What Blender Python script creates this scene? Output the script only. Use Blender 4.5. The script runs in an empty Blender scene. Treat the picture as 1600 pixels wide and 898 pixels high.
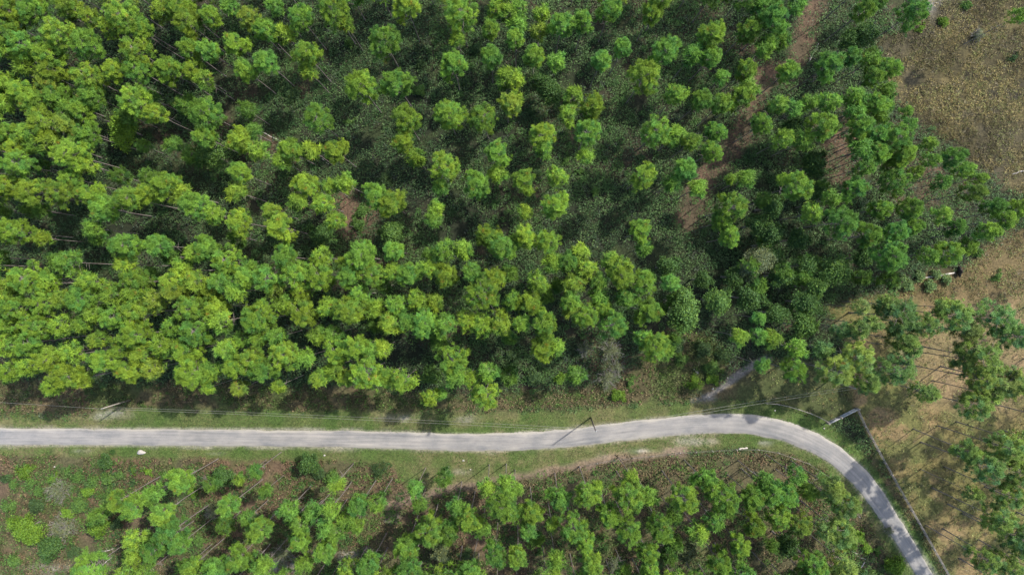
import bpy, math, random
import numpy as np
from mathutils import Matrix, Vector

random.seed(7)
rng = np.random.default_rng(11)
SC = bpy.context.scene
COL = SC.collection

# ------------------------------------------------------------------ camera
CAM_H = 120.0                       # drone height above the ground (m)
FPX, CU, CV = 1067.0, 800.0, 449.0  # focal length and centre in photo pixels
NU, NV = 800.0, 440.0               # photo pixel straight below the camera
cam_d = bpy.data.cameras.new('camera')
cam_d.sensor_width = 36.0
cam_d.lens = 36.0 * FPX / 1600.0
cam_d.clip_start = 1.0
cam_d.clip_end = 6000.0
cam = bpy.data.objects.new('camera', cam_d)
COL.objects.link(cam)
cam.location = (0, 0, CAM_H)
cam.rotation_euler = (math.atan((NV - CV) / FPX), math.atan((NU - CU) / FPX), 0)
SC.camera = cam
RM = np.array(cam.rotation_euler.to_matrix())

# ------------------------------------------------------------------ light
SUN_EL = math.radians(51.0)
SUN_DIR = Vector((0.82, 0.57, 0)).normalized()     # horizontal direction towards the sun
world = bpy.data.worlds.new('World')
SC.world = world
world.use_nodes = True
wn = world.node_tree
for n in list(wn.nodes):
    wn.nodes.remove(n)
wo = wn.nodes.new('ShaderNodeOutputWorld')
wb = wn.nodes.new('ShaderNodeBackground')
ws = wn.nodes.new('ShaderNodeTexSky')
ws.sky_type = 'NISHITA'
ws.sun_disc = False
ws.sun_elevation = SUN_EL
ws.sun_rotation = math.atan2(SUN_DIR.x, SUN_DIR.y)
ws.air_density = 1.0
ws.dust_density = 2.0
wb.inputs['Strength'].default_value = 0.15
wn.links.new(ws.outputs[0], wb.inputs['Color'])
wn.links.new(wb.outputs[0], wo.inputs['Surface'])

sun_d = bpy.data.lights.new('sun', 'SUN')
sun_d.energy = 2.6
sun_d.angle = math.radians(1.0)
sun_d.color = (1.0, 0.95, 0.86)
sun = bpy.data.objects.new('sun', sun_d)
COL.objects.link(sun)
sd = Vector((SUN_DIR.x * math.cos(SUN_EL), SUN_DIR.y * math.cos(SUN_EL), math.sin(SUN_EL)))
sun.rotation_euler = sd.to_track_quat('Z', 'Y').to_euler()
sun.location = (60, 40, 150)

SC.view_settings.view_transform = 'Standard'
SC.view_settings.look = 'None'
SC.view_settings.exposure = 1.70
SC.view_settings.gamma = 1.0
SC.view_settings.use_curve_mapping = False
SC.render.engine = 'CYCLES'
SC.cycles.max_bounces = 5
SC.cycles.diffuse_bounces = 3
SC.cycles.transmission_bounces = 3

# ------------------------------------------------------------------ helpers
def px2w(u, v, z=0.0):
    """photo pixel -> point of the place at height z"""
    u = np.asarray(u, float); v = np.asarray(v, float); z = np.asarray(z, float)
    d = np.stack([(u - CU) / FPX, -(v - CV) / FPX, -np.ones_like(u)], -1) @ RM.T
    t = (z - CAM_H) / d[..., 2]
    return d[..., 0] * t, d[..., 1] * t

def w2px(x, y, z=0.0):
    p = np.stack([np.asarray(x, float), np.asarray(y, float), np.asarray(z, float) - CAM_H + 0 * np.asarray(x, float)], -1) @ RM
    return CU + FPX * p[..., 0] / -p[..., 2], CV - FPX * p[..., 1] / -p[..., 2]

def P(u, v, z=0.0):
    x, y = px2w(u, v, z)
    return Vector((float(x), float(y), float(z)))

def np_mesh(name, V, F, col=None, smooth=False, extra=None):
    """mesh from numpy: V (n,3), F (m,3 or 4)"""
    me = bpy.data.meshes.new(name)
    V = np.ascontiguousarray(V, np.float32); F = np.ascontiguousarray(F, np.int32)
    n, (m, k) = len(V), F.shape
    me.vertices.add(n); me.vertices.foreach_set('co', V.ravel())
    me.loops.add(m * k); me.loops.foreach_set('vertex_index', F.ravel())
    me.polygons.add(m)
    me.polygons.foreach_set('loop_start', np.arange(0, m * k, k, dtype=np.int32))
    if smooth:
        me.polygons.foreach_set('use_smooth', np.ones(m, bool))
    me.update(calc_edges=True)
    if col is not None:
        a = me.color_attributes.new('col', 'FLOAT_COLOR', 'POINT')
        c4 = np.ones((n, 4), np.float32); c4[:, :3] = col
        a.data.foreach_set('color', c4.ravel())
    for nm, arr in (extra or {}).items():
        a = me.attributes.new(nm, 'FLOAT', 'POINT')
        a.data.foreach_set('value', np.ascontiguousarray(arr, np.float32))
    return me

def link(name, me, mat=None, parent=None):
    o = bpy.data.objects.new(name, me)
    COL.objects.link(o)
    if me is not None and mat is not None and not me.materials:
        me.materials.append(mat)
    if parent is not None:
        o.parent = parent
    return o

def tag(o, label=None, cat=None, group=None, kind=None):
    if label: o['label'] = label
    if cat: o['category'] = cat
    if group: o['group'] = group
    if kind: o['kind'] = kind
    return o

def empty(name, loc):
    o = bpy.data.objects.new(name, None)
    o.empty_display_size = 0.3
    COL.objects.link(o)
    o.location = loc
    return o

class Geo:
    """collects triangles / quads (as triangles) with colours"""
    def __init__(s): s.V = []; s.F = []; s.C = []; s.n = 0
    def add(s, V, F, C=None):
        V = np.asarray(V, float); F = np.asarray(F, int)
        if F.shape[1] == 4:
            F = np.concatenate([F[:, [0, 1, 2]], F[:, [0, 2, 3]]])
        s.V.append(V); s.F.append(F + s.n); s.n += len(V)
        s.C.append(np.broadcast_to(np.asarray((1, 1, 1) if C is None else C, float), V.shape))
    def tube(s, pts, rad, sides=6, C=None, cap=True):
        pts = np.asarray(pts, float); k = len(pts)
        rad = np.broadcast_to(np.asarray(rad, float), (k,))
        t = np.gradient(pts, axis=0); t /= np.linalg.norm(t, axis=1)[:, None] + 1e-9
        ref = np.array([0, 0, 1.0]) if abs(t[0, 2]) < .8 else np.array([1.0, 0, 0])
        a = np.cross(t, ref); a /= np.linalg.norm(a, axis=1)[:, None] + 1e-9
        b = np.cross(t, a)
        th = np.linspace(0, 2 * np.pi, sides, endpoint=False)
        V = pts[:, None] + rad[:, None, None] * (a[:, None] * np.cos(th)[None, :, None] + b[:, None] * np.sin(th)[None, :, None])
        V = V.reshape(-1, 3)
        i, j = np.meshgrid(np.arange(k - 1), np.arange(sides), indexing='ij')
        j2 = (j + 1) % sides
        F = np.stack([i * sides + j, i * sides + j2, (i + 1) * sides + j2, (i + 1) * sides + j], -1).reshape(-1, 4)
        s.add(V, F, C)
        if cap:
            base = s.n - len(V)
            for r0, flip in ((0, 1), ((k - 1) * sides, 0)):
                ids = base + r0 + np.arange(sides)
                tri = np.array([[ids[0], ids[q], ids[q + 1]] for q in range(1, sides - 1)])
                s.F.append(tri[:, ::-1] if flip else tri)
    def box(s, c, sx, sy, sz, rz=0.0, C=None):
        v = np.array([[x, y, z] for z in (-.5, .5) for y in (-.5, .5) for x in (-.5, .5)]) * (sx, sy, sz)
        cr, sr = math.cos(rz), math.sin(rz)
        v = v @ np.array([[cr, sr, 0], [-sr, cr, 0], [0, 0, 1]]) + np.asarray(c, float)
        s.add(v, [[0, 2, 3, 1], [4, 5, 7, 6], [0, 1, 5, 4], [2, 6, 7, 3], [0, 4, 6, 2], [1, 3, 7, 5]], C)
    def mesh(s, name, smooth=False):
        return np_mesh(name, np.concatenate(s.V), np.concatenate(s.F), np.concatenate(s.C), smooth)

# value noise (for colours of the ground and scattering)
_LAT = rng.random((256, 256))
def vnoise(x, y, sc):
    x = np.asarray(x) / sc + 77.3; y = np.asarray(y) / sc + 31.7
    xi = np.floor(x).astype(int); yi = np.floor(y).astype(int)
    fx = x - xi; fy = y - yi
    fx = fx * fx * (3 - 2 * fx); fy = fy * fy * (3 - 2 * fy)
    L = lambda a, b: _LAT[a % 256, b % 256]
    return (L(xi, yi) * (1 - fx) + L(xi + 1, yi) * fx) * (1 - fy) + (L(xi, yi + 1) * (1 - fx) + L(xi + 1, yi + 1) * fx) * fy
def fbm(x, y, sc, o=4):
    s = 0; a = 1; t = 0
    for i in range(o):
        s = s + a * vnoise(x + 13 * i, y - 7 * i, sc / 2 ** i); t += a; a *= .55
    return s / t
def sstep(a, b, x):
    t = np.clip((x - a) / (b - a), 0, 1)
    return t * t * (3 - 2 * t)
def lerp(a, b, t):
    t = np.asarray(t)[..., None]
    return np.asarray(a) * (1 - t) + np.asarray(b) * t

def seg_dist(u, v, pts):
    d = np.full(np.shape(u), 1e9)
    for (ax, ay), (bx, by) in zip(pts[:-1], pts[1:]):
        dx, dy = bx - ax, by - ay
        t = np.clip(((u - ax) * dx + (v - ay) * dy) / (dx * dx + dy * dy + 1e-9), 0, 1)
        d = np.minimum(d, np.hypot(u - ax - t * dx, v - ay - t * dy))
    return d
def sdf(u, v, poly):
    """signed distance, negative inside"""
    ins = np.zeros(np.shape(u), bool)
    pp = list(poly)
    for (ax, ay), (bx, by) in zip(pp, pp[1:] + pp[:1]):
        c = ((ay > v) != (by > v))
        with np.errstate(divide='ignore', invalid='ignore'):
            xx = (bx - ax) * (v - ay) / ((by - ay) if by != ay else 1e-9) + ax
        ins ^= c & (u < xx)
    d = seg_dist(u, v, pp + pp[:1])
    return np.where(ins, -d, d)

# ------------------------------------------------------------------ layout on the ground (photo pixels at ground level)
ROAD = [(-260, 681, 26), (-60, 681.5, 26), (0, 682, 25.5), (200, 683, 25.5), (400, 684.5, 25.5), (550, 686, 26), (650, 689, 27), (760, 691, 27.5),
        (850, 687, 28), (920, 680.5, 28.5), (1000, 671, 29), (1080, 663.5, 30), (1150, 662, 31.5), (1200, 667.5, 31.5), (1250, 682, 31.5),
        (1300, 708, 30.5), (1340, 742, 29.5), (1375, 786, 28), (1405, 832, 25.5), (1430, 872, 24.5), (1452, 908, 24), (1478, 950, 24), (1540, 1050, 24)]
RC = np.array(ROAD, float)
def catmull(pts, n=14):
    out = []
    p = np.vstack([2 * pts[0] - pts[1], pts, 2 * pts[-1] - pts[-2]])
    for i in range(1, len(p) - 2):
        for t in np.linspace(0, 1, n, endpoint=False):
            a, b, c, d = p[i - 1], p[i], p[i + 1], p[i + 2]
            out.append(.5 * ((2 * b) + (c - a) * t + (2 * a - 5 * b + 4 * c - d) * t * t + (3 * b - a - 3 * c + d) * t ** 3))
    out.append(p[-2])
    return np.array(out)
RL = catmull(RC)
ROADPTS = [(a, b) for a, b in RL[::5, :2]]

VERGE_N = [(-300, 645), (0, 646), (140, 650), (150, 638), (420, 640), (650, 643), (880, 641), (960, 633), (1040, 629), (1090, 626), (1200, 627),
           (1240, 636), (1295, 660), (1345, 700), (1395, 775), (1450, 860), (1560, 1050), (1480, 1050), (1340, 742), (1200, 667), (1080, 664), (850, 690), (400, 686), (-300, 683)]
VERGE_S = [(-300, 684), (400, 686), (850, 688), (1080, 664), (1200, 668), (1340, 742), (1540, 1050), (1440, 1050), (1400, 880), (1350, 800), (1322, 765), (1285, 730), (1220, 706), (1150, 701),
           (1060, 706), (960, 716), (890, 730), (800, 745), (720, 762), (640, 768), (612, 725), (480, 719), (300, 716), (150, 713), (0, 711), (-300, 710)]
WEEDS_N = [(-300, 590), (0, 592), (120, 596), (260, 598), (420, 600), (560, 604), (660, 612), (760, 618), (900, 606), (960, 600), (1010, 545), (1060, 500), (1110, 520),
           (1140, 570), (1090, 626), (960, 636), (650, 646), (-300, 650)]
LAWN = [(1085, 624), (1150, 580), (1200, 560), (1290, 560), (1345, 600), (1345, 645), (1295, 662), (1240, 638), (1190, 628)]
YARD = [(1290, 480), (1400, 452), (1500, 440), (1560, 400), (1640, 360), (1900, 340), (1900, 1100), (1600, 1100), (1470, 885), (1400, 762), (1335, 640), (1330, 560)]
YARDN = [(1380, 470), (1400, 440), (1500, 420), (1560, 370), (1660, 330), (1800, 340), (1800, 470), (1560, 470)]
FIELD = [(1462, -160), (1440, 30), (1370, 70), (1385, 130), (1420, 190), (1490, 225), (1530, 270), (1600, 300), (1900, 320), (1900, -160)]
TRACK = [(1285, -60), (1265, 40), (1235, 110), (1190, 110), (1170, 200), (1120, 250), (1090, 300), (1075, 350)]
SANDY = [  # u, v, radius u, radius v, strength
    (1458, 8, 14, 26, .9), (545, 872, 30, 14, .8), (440, 885, 30, 16, .6), (572, 862, 14, 10, .7), (175, 648, 34, 8, .55), (620, 652, 30, 6, .5), (730, 655, 26, 6, .35),
    (1000, 704, 26, 5, .75), (1090, 690, 40, 8, .45), (1195, 692, 18, 5, .55), (940, 712, 14, 5, .35), (540, 702, 90, 4, .25), (125, 705, 20, 5, .4), (338, 708, 12, 3, .4), (1120, 668, 14, 3, .3),
    (725, 737, 30, 6, .35), (1350, 800, 10, 14, .3), (640, 775, 24, 8, .35), (610, 812, 16, 10, .4), (1105, 622, 22, 7, .6), (160, 880, 40, 10, .35), (70, 888, 60, 10, .4), (1370, 875, 22, 18, .5),
    (1050, 705, 30, 5, .3), (1410, 545, 22, 12, .25), (1310, 510, 12, 12, .3), (285, 228, 18, 8, .4), (265, 245, 16, 8, .25)]
GRAVELPATH = [(1082, 626), (1105, 620), (1128, 605), (1150, 588), (1172, 574), (1200, 560)]
RIDGE = [(610, 792), (640, 778), (700, 766), (760, 756), (800, 746), (850, 738), (900, 728), (960, 717), (1020, 710), (1070, 706)]

def zone_masks(u, v):
    n1 = (fbm(u, v, 40, 4) - .5) * 34
    n2 = (fbm(v, u, 16, 3) - .5) * 16
    j = n1 * .5 + n2 * .6
    m = {}
    soft = lambda d, w: 1 - sstep(-w, w, d)
    rd = seg_dist(u, v, ROADPTS)
    m['road'] = rd
    m['vn'] = soft(sdf(u, v, VERGE_N) + j * .35, 5)
    m['vs'] = soft(sdf(u, v, VERGE_S) + j * .45, 5)
    m['wn'] = soft(sdf(u, v, WEEDS_N) + j * .5, 8)
    m['lawn'] = soft(sdf(u, v, LAWN) + j * .6, 6)
    m['yard'] = soft(sdf(u, v, YARD) + j, 10)
    m['yardn'] = soft(sdf(u, v, YARDN) + j, 14)
    m['field'] = soft(sdf(u, v, FIELD) + j * 1.2, 12)
    m['track'] = 1 - sstep(8, 30, seg_dist(u, v, TRACK) + j * .9)
    m['south'] = sstep(700, 712, v + 0 * u) * (1 - m['yard'])
    return m

# ------------------------------------------------------------------ materials
def new_mat(name):
    m = bpy.data.materials.new(name); m.use_nodes = True
    nt = m.node_tree
    for n in list(nt.nodes): nt.nodes.remove(n)
    out = nt.nodes.new('ShaderNodeOutputMaterial')
    return m, nt, out
def node(nt, t, **kw):
    n = nt.nodes.new(t)
    for k, v in kw.items(): setattr(n, k, v)
    return n
def mixcol(nt, mode, fac, a, b):
    n = node(nt, 'ShaderNodeMix', data_type='RGBA', blend_type=mode)
    n.clamp_result = False
    if isinstance(fac, (int, float)): n.inputs[0].default_value = fac
    else: nt.links.new(fac, n.inputs[0])
    for s, i in ((a, 6), (b, 7)):
        if isinstance(s, tuple): n.inputs[i].default_value = (*s, 1)
        else: nt.links.new(s, n.inputs[i])
    return n.outputs[2]
def ramp(nt, src, stops):
    r = node(nt, 'ShaderNodeValToRGB')
    e = r.color_ramp.elements
    while len(e) < len(stops): e.new(.5)
    for k, (p, c) in enumerate(stops):
        e[k].position = p; e[k].color = (*c, 1) if len(c) == 3 else c
    nt.links.new(src, r.inputs[0])
    return r.outputs[0]
def noise(nt, vec, scale, detail=4, rough=.6):
    n = node(nt, 'ShaderNodeTexNoise')
    n.inputs['Scale'].default_value = scale; n.inputs['Detail'].default_value = detail; n.inputs['Roughness'].default_value = rough
    if vec is not None: nt.links.new(vec, n.inputs['Vector'])
    return n.outputs['Fac']

def leaf_material(name, transl=.32, rough=.55):
    m, nt, out = new_mat(name)
    at = node(nt, 'ShaderNodeAttribute', attribute_name='col')
    oi = node(nt, 'ShaderNodeObjectInfo')
    c = mixcol(nt, 'MULTIPLY', 1.0, at.outputs['Color'], oi.outputs['Color'])
    geo = node(nt, 'ShaderNodeNewGeometry')
    nz = noise(nt, geo.outputs['Position'], 1.7, 2)
    c = mixcol(nt, 'MULTIPLY', .5, c, ramp(nt, nz, [(.3, (.72, .78, .8)), (.7, (1.22, 1.15, 1.0))]))
    p = node(nt, 'ShaderNodeBsdfPrincipled')
    p.inputs['Roughness'].default_value = rough
    p.inputs['Specular IOR Level'].default_value = .12
    nt.links.new(c, p.inputs['Base Color'])
    tr = node(nt, 'ShaderNodeBsdfTranslucent')
    c2 = mixcol(nt, 'MULTIPLY', 1.0, c, (1.10, 1.22, .6))
    nt.links.new(c2, tr.inputs['Color'])
    mx = node(nt, 'ShaderNodeMixShader'); mx.inputs[0].default_value = transl
    nt.links.new(p.outputs[0], mx.inputs[1]); nt.links.new(tr.outputs[0], mx.inputs[2])
    nt.links.new(mx.outputs[0], out.inputs['Surface'])
    return m
M_NEEDLE = leaf_material('pine_needles')
M_LEAF = leaf_material('broad_leaves', .22, .5)
M_UNDER = leaf_material('undergrowth_leaves', .15, .6)

def rough_material(name, base, dark, scale=6, bump=.4, rough=.9, attr=False):
    m, nt, out = new_mat(name)
    geo = node(nt, 'ShaderNodeNewGeometry')
    nz = noise(nt, geo.outputs['Position'], scale, 5, .65)
    c = ramp(nt, nz, [(.3, dark), (.68, base)])
    if attr:
        at = node(nt, 'ShaderNodeAttribute', attribute_name='col')
        c = mixcol(nt, 'MULTIPLY', 1.0, c, at.outputs['Color'])
    p = node(nt, 'ShaderNodeBsdfPrincipled')
    p.inputs['Roughness'].default_value = rough
    p.inputs['Specular IOR Level'].default_value = .2
    nt.links.new(c, p.inputs['Base Color'])
    b = node(nt, 'ShaderNodeBump'); b.inputs['Strength'].default_value = bump; b.inputs['Distance'].default_value = .05
    nt.links.new(nz, b.inputs['Height']); nt.links.new(b.outputs[0], p.inputs['Normal'])
    nt.links.new(p.outputs[0], out.inputs['Surface'])
    return m
M_BARK = rough_material('pine_bark', (.19, .165, .15), (.085, .07, .062), 9)
M_DEAD = rough_material('bleached_dead_wood', (.42, .385, .34), (.23, .205, .18), 7)
M_TWIG = rough_material('grey_twigs', (.24, .225, .20), (.13, .12, .105), 8, attr=True)
M_POLE = rough_material('weathered_pole_wood', (.26, .235, .20), (.15, .13, .11), 10)
M_DARKPOLE = rough_material('dark_creosote_pole', (.10, .085, .075), (.05, .042, .038), 10)
M_RAIL = rough_material('weathered_fence_board', (.30, .265, .24), (.15, .13, .12), 8)
M_WHITE = rough_material('white_debris', (.34, .325, .30), (.17, .15, .125), 9)
M_ROOT = rough_material('charred_root', (.055, .045, .036), (.018, .015, .013), 8)
def metal(name, col, rough=.45, met=.7):
    m, nt, out = new_mat(name)
    geo = node(nt, 'ShaderNodeNewGeometry')
    nz = noise(nt, geo.outputs['Position'], 5, 4)
    c = mixcol(nt, 'MULTIPLY', 1.0, col, ramp(nt, nz, [(.3, (.75, .74, .72)), (.7, (1.1, 1.1, 1.1))]))
    p = node(nt, 'ShaderNodeBsdfPrincipled')
    nt.links.new(c, p.inputs['Base Color']); p.inputs['Metallic'].default_value = met; p.inputs['Roughness'].default_value = rough
    nt.links.new(p.outputs[0], out.inputs['Surface'])
    return m
M_GALV = metal('galvanised_steel', (.30, .315, .33), .55, .4)
M_WIRE = metal('aluminium_wire', (.20, .19, .165), .6, .2)
M_GREYMET = metal('grey_painted_metal', (.30, .30, .32), .6, .2)

# ground
def ground_material():
    m, nt, out = new_mat('ground_cover')
    at = node(nt, 'ShaderNodeAttribute', attribute_name='col')
    geo = node(nt, 'ShaderNodeNewGeometry')
    n1 = noise(nt, geo.outputs['Position'], 3.2, 6, .7)
    n2 = noise(nt, geo.outputs['Position'], .55, 5, .6)
    c = mixcol(nt, 'MULTIPLY', 1.0, at.outputs['Color'], ramp(nt, n1, [(.28, (.42, .42, .42)), (.5, (1, 1, 1)), (.75, (1.65, 1.6, 1.5))]))
    c = mixcol(nt, 'MULTIPLY', .8, c, ramp(nt, n2, [(.3, (.68, .72, .70)), (.7, (1.25, 1.2, 1.15))]))
    p = node(nt, 'ShaderNodeBsdfPrincipled'); p.inputs['Roughness'].default_value = .95
    p.inputs['Specular IOR Level'].default_value = .1
    nt.links.new(c, p.inputs['Base Color'])
    b = node(nt, 'ShaderNodeBump'); b.inputs['Strength'].default_value = .7; b.inputs['Distance'].default_value = .12
    nt.links.new(n1, b.inputs['Height']); nt.links.new(b.outputs[0], p.inputs['Normal'])
    nt.links.new(p.outputs[0], out.inputs['Surface'])
    return m
M_GROUND = ground_material()

def ground_colour(x, y):
    u, v = w2px(x, y)
    m = zone_masks(u, v)
    f1 = fbm(x, y, 9, 4); f2 = fbm(x + 50, y - 20, 3.2, 3); f3 = fbm(x - 90, y + 40, 24, 3); f4 = fbm(x * .5 + 17, y + 71, 1.9, 3)
    c = lerp((.024, .030, .018), (.060, .048, .032), sstep(.48, .72, f1))
    c = lerp(c, (.038, .052, .022), sstep(.42, .66, f2) * .7)
    red = lerp((.138, .090, .062), (.092, .068, .046), sstep(.35, .65, f2))
    c = lerp(c, red, m['track'] * .8 * sstep(.25, .55, f1 + .08))
    # a few red-brown litter openings in the woods
    for cu, cv, r in ((555, 345, 45), (545, 320, 30), (475, 140, 26), (415, 222, 24), (1330, 250, 70), (1310, 215, 40), (300, 245, 40), (1440, 300, 60), (940, 560, 40), (1010, 580, 40)):
        c = lerp(c, red, (1 - sstep(.4, 1.1, np.hypot(u - cu, v - cv) / r + (f2 - .5) * 1.6)) * .6)
    grass = lerp((.078, .104, .034), (.120, .118, .054), sstep(.42, .66, f1))
    grass = lerp(grass, (.055, .098, .024), sstep(.5, .72, f2) * .7)
    weed = lerp((.078, .068, .036), (.060, .078, .028), sstep(.4, .6, f2))
    weed = lerp(weed, (.135, .095, .058), sstep(.55, .75, f1) * .7)
    c = lerp(c, weed, m['wn'])
    so = lerp((.118, .082, .054), (.082, .078, .042), sstep(.34, .58, f1))
    so = lerp(so, (.075, .090, .034), sstep(.5, .7, f2) * .6)
    c = lerp(c, so, m['south'])
    c = lerp(c, grass, np.maximum(m['vn'], m['vs']))
    c = lerp(c, lerp((.062, .075, .030), (.100, .080, .045), sstep(.42, .66, f1)), m['lawn'])
    straw = lerp((.205, .150, .078), (.145, .126, .050), sstep(.34, .56, f1))
    straw = lerp(straw, (.098, .112, .038), sstep(.42, .60, f2) * .8)
    straw = lerp(straw, (.205, .150, .088), sstep(.5, .65, f3) * .6)
    c = lerp(c, straw, m['yard'])
    c = lerp(c, lerp((.120, .092, .046), (.095, .100, .042), sstep(.4, .6, f1)), m['yardn'] * .9)
    fld = lerp((.110, .092, .044), (.060, .052, .028), sstep(.34, .58, f2))
    fld = lerp(fld, (.150, .124, .048), sstep(.46, .62, f3) * .7)
    fld = lerp(fld, (.066, .060, .042), sstep(.50, .66, f1) * .6)
    c = lerp(c, fld, m['field'])
    for cu, cv, r in ((1515, 118, 9), (1550, 146, 10), (1586, 150, 11), (1598, 132, 7), (1518, 66, 12), (1472, 80, 9), (1556, 172, 6)):
        c = lerp(c, (.030, .030, .026), (1 - sstep(.2, 1.2, np.hypot((u - cu) / 1.5, v - cv) / r + (f2 - .5) * 2)) * .7)
    gr = (1 - sstep(10, 30, seg_dist(u, v, [(1250, 650), (1330, 700), (1385, 775), (1450, 880)])))
    c = lerp(c, (.070, .125, .030), gr * m['vn'] * .75)
    # grass brightest along the asphalt, sand washed out on the shoulders
    rd = m['road']
    for cu, cv, ru, rv, st in SANDY:
        d = np.hypot((u - cu) / ru, (v - cv) / rv) + (f2 - .5) * 1.6
        c = lerp(c, (.36, .34, .305), (1 - sstep(.0, 1.25, d)) * st * (.35 + .65 * sstep(.40, .60, f4)))
    gp = (1 - sstep(2.5, 7, seg_dist(u, v, GRAVELPATH) + (f2 - .5) * 8))
    c = lerp(c, (.20, .185, .17), gp * .8)
    rg = 1 - sstep(3, 11, seg_dist(u, v, RIDGE) + (f2 - .5) * 12)
    c = lerp(c, (.185, .135, .105), rg * .75)
    c = lerp(c, (.34, .31, .27), (1 - sstep(13, 18, rd + (f2 - .5) * 7)) * .55)
    return np.clip(c * .66, .010, .9)

def build_ground():
    xs = np.concatenate([[-4000, -1500, -600, -300, -200, -150], np.arange(-122, 122.1, .48), [150, 200, 300, 600, 1500, 4000]])
    ys = np.concatenate([[-4000, -1500, -600, -300, -200, -120], np.arange(-72, 72.1, .48), [120, 200, 300, 600, 1500, 4000]])
    X, Y = np.meshgrid(xs, ys)
    x, y = X.ravel(), Y.ravel()
    u, v = w2px(x, y)
    rd = seg_dist(u, v, ROADPTS)
    near = (np.abs(x) < 123) & (np.abs(y) < 73)
    z = (fbm(x, y, 6, 3) - .5) * .35 + (fbm(x, y, 1.4, 2) - .5) * .10
    z = z * sstep(15, 60, rd) * near - .10
    # low spoil ridge below the road
    z += .32 * (1 - sstep(2, 12, seg_dist(u, v, RIDGE))) * near * (.5 + fbm(x, y, 1.2, 2))
    n, k = len(ys), len(xs)
    i, j = np.meshgrid(np.arange(n - 1), np.arange(k - 1), indexing='ij')
    a = i * k + j
    F = np.stack([a, a + 1, a + k + 1, a + k], -1).reshape(-1, 4)
    me = np_mesh('ground', np.stack([x, y, z], -1), F, ground_colour(x, y), True)
    return tag(link('ground', me, M_GROUND), kind='structure')
build_ground()
GZ = -.06

# road
def road_material():
    m, nt, out = new_mat('weathered_asphalt')
    al = node(nt, 'ShaderNodeAttribute', attribute_name='along')
    ac = node(nt, 'ShaderNodeAttribute', attribute_name='across')
    def vec(sx, sy):
        cb = node(nt, 'ShaderNodeCombineXYZ')
        for a, s, i in ((al, sx, 0), (ac, sy, 1)):
            mm = node(nt, 'ShaderNodeMath', operation='MULTIPLY'); mm.inputs[1].default_value = s
            nt.links.new(a.outputs['Fac'], mm.inputs[0]); nt.links.new(mm.outputs[0], cb.inputs[i])
        return cb.outputs[0]
    streak = noise(nt, vec(.12, 4.5), 1.0, 6, .6)
    blot = noise(nt, vec(.22, .55), 1.0, 5, .62)
    fine = noise(nt, vec(6, 6), 1.0, 4, .7)
    c = ramp(nt, streak, [(.28, (.130, .125, .118)), (.5, (.166, .160, .151)), (.72, (.205, .195, .180))])
    c = mixcol(nt, 'MULTIPLY', .85, c, ramp(nt, blot, [(.3, (.60, .63, .68)), (.66, (1.18, 1.14, 1.10))]))
    c = mixcol(nt, 'MULTIPLY', .7, c, ramp(nt, fine, [(.3, (.86, .86, .86)), (.7, (1.12, 1.12, 1.12))]))
    # sand and broken edge near both borders
    ab = node(nt, 'ShaderNodeMath', operation='ABSOLUTE'); nt.links.new(ac.outputs['Fac'], ab.inputs[0])
    ad = node(nt, 'ShaderNodeMath', operation='ADD'); nt.links.new(ab.outputs[0], ad.inputs[0])
    sc = node(nt, 'ShaderNodeMath', operation='MULTIPLY_ADD'); nt.links.new(blot, sc.inputs[0]); sc.inputs[1].default_value = .9; sc.inputs[2].default_value = -.45
    nt.links.new(sc.outputs[0], ad.inputs[1])
    edge = ramp(nt, ad.outputs[0], [(.70, (0, 0, 0)), (.95, (1, 1, 1))])
    c = mixcol(nt, 'MIX', edge, c, (.215, .200, .172))
    p = node(nt, 'ShaderNodeBsdfPrincipled'); p.inputs['Roughness'].default_value = .9
    p.inputs['Specular IOR Level'].default_value = .2
    nt.links.new(c, p.inputs['Base Color'])
    b = node(nt, 'ShaderNodeBump'); b.inputs['Strength'].default_value = .3; b.inputs['Distance'].default_value = .02
    nt.links.new(fine, b.inputs['Height']); nt.links.new(b.outputs[0], p.inputs['Normal'])
    nt.links.new(p.outputs[0], out.inputs['Surface'])
    return m
def build_road():
    L = catmull(RC, 26)
    x, y = px2w(L[:, 0], L[:, 1])
    t = np.stack([np.gradient(x), np.gradient(y)], -1); t /= np.linalg.norm(t, axis=1)[:, None]
    nrm = np.stack([-t[:, 1], t[:, 0]], -1)
    hw = L[:, 2] * .5 * CAM_H / FPX
    s = np.concatenate([[0], np.cumsum(np.hypot(np.diff(x), np.diff(y)))])
    ac = np.array([-1, -.97, -.6, -.2, .2, .6, .97, 1.0])
    V = []; A = []; B = []
    for k, a in enumerate(ac):
        e = 0
        if abs(a) > .9:
            e = (fbm(s, s * 0 + (40 if a > 0 else 90), 2.2, 4) - .5) * .42
        w = a * hw + np.sign(a) * e
        z = np.full_like(s, .012 - .035 * a * a) if abs(a) < .99 else np.full_like(s, -.13)
        V.append(np.stack([x + nrm[:, 0] * w, y + nrm[:, 1] * w, z], -1)); A.append(s); B.append(np.full_like(s, a))
    k = len(ac); n = len(s)
    V = np.stack(V, 1).reshape(-1, 3); A = np.stack(A, 1).ravel(); B = np.stack(B, 1).ravel()
    i, j = np.meshgrid(np.arange(n - 1), np.arange(k - 1), indexing='ij')
    a = i * k + j
    F = np.stack([a, a + k, a + k + 1, a + 1], -1).reshape(-1, 4)
    me = np_mesh('road', V, F, None, True, {'along': A, 'across': B})
    return tag(link('road', me, road_material()), kind='structure')
build_road()

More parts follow.
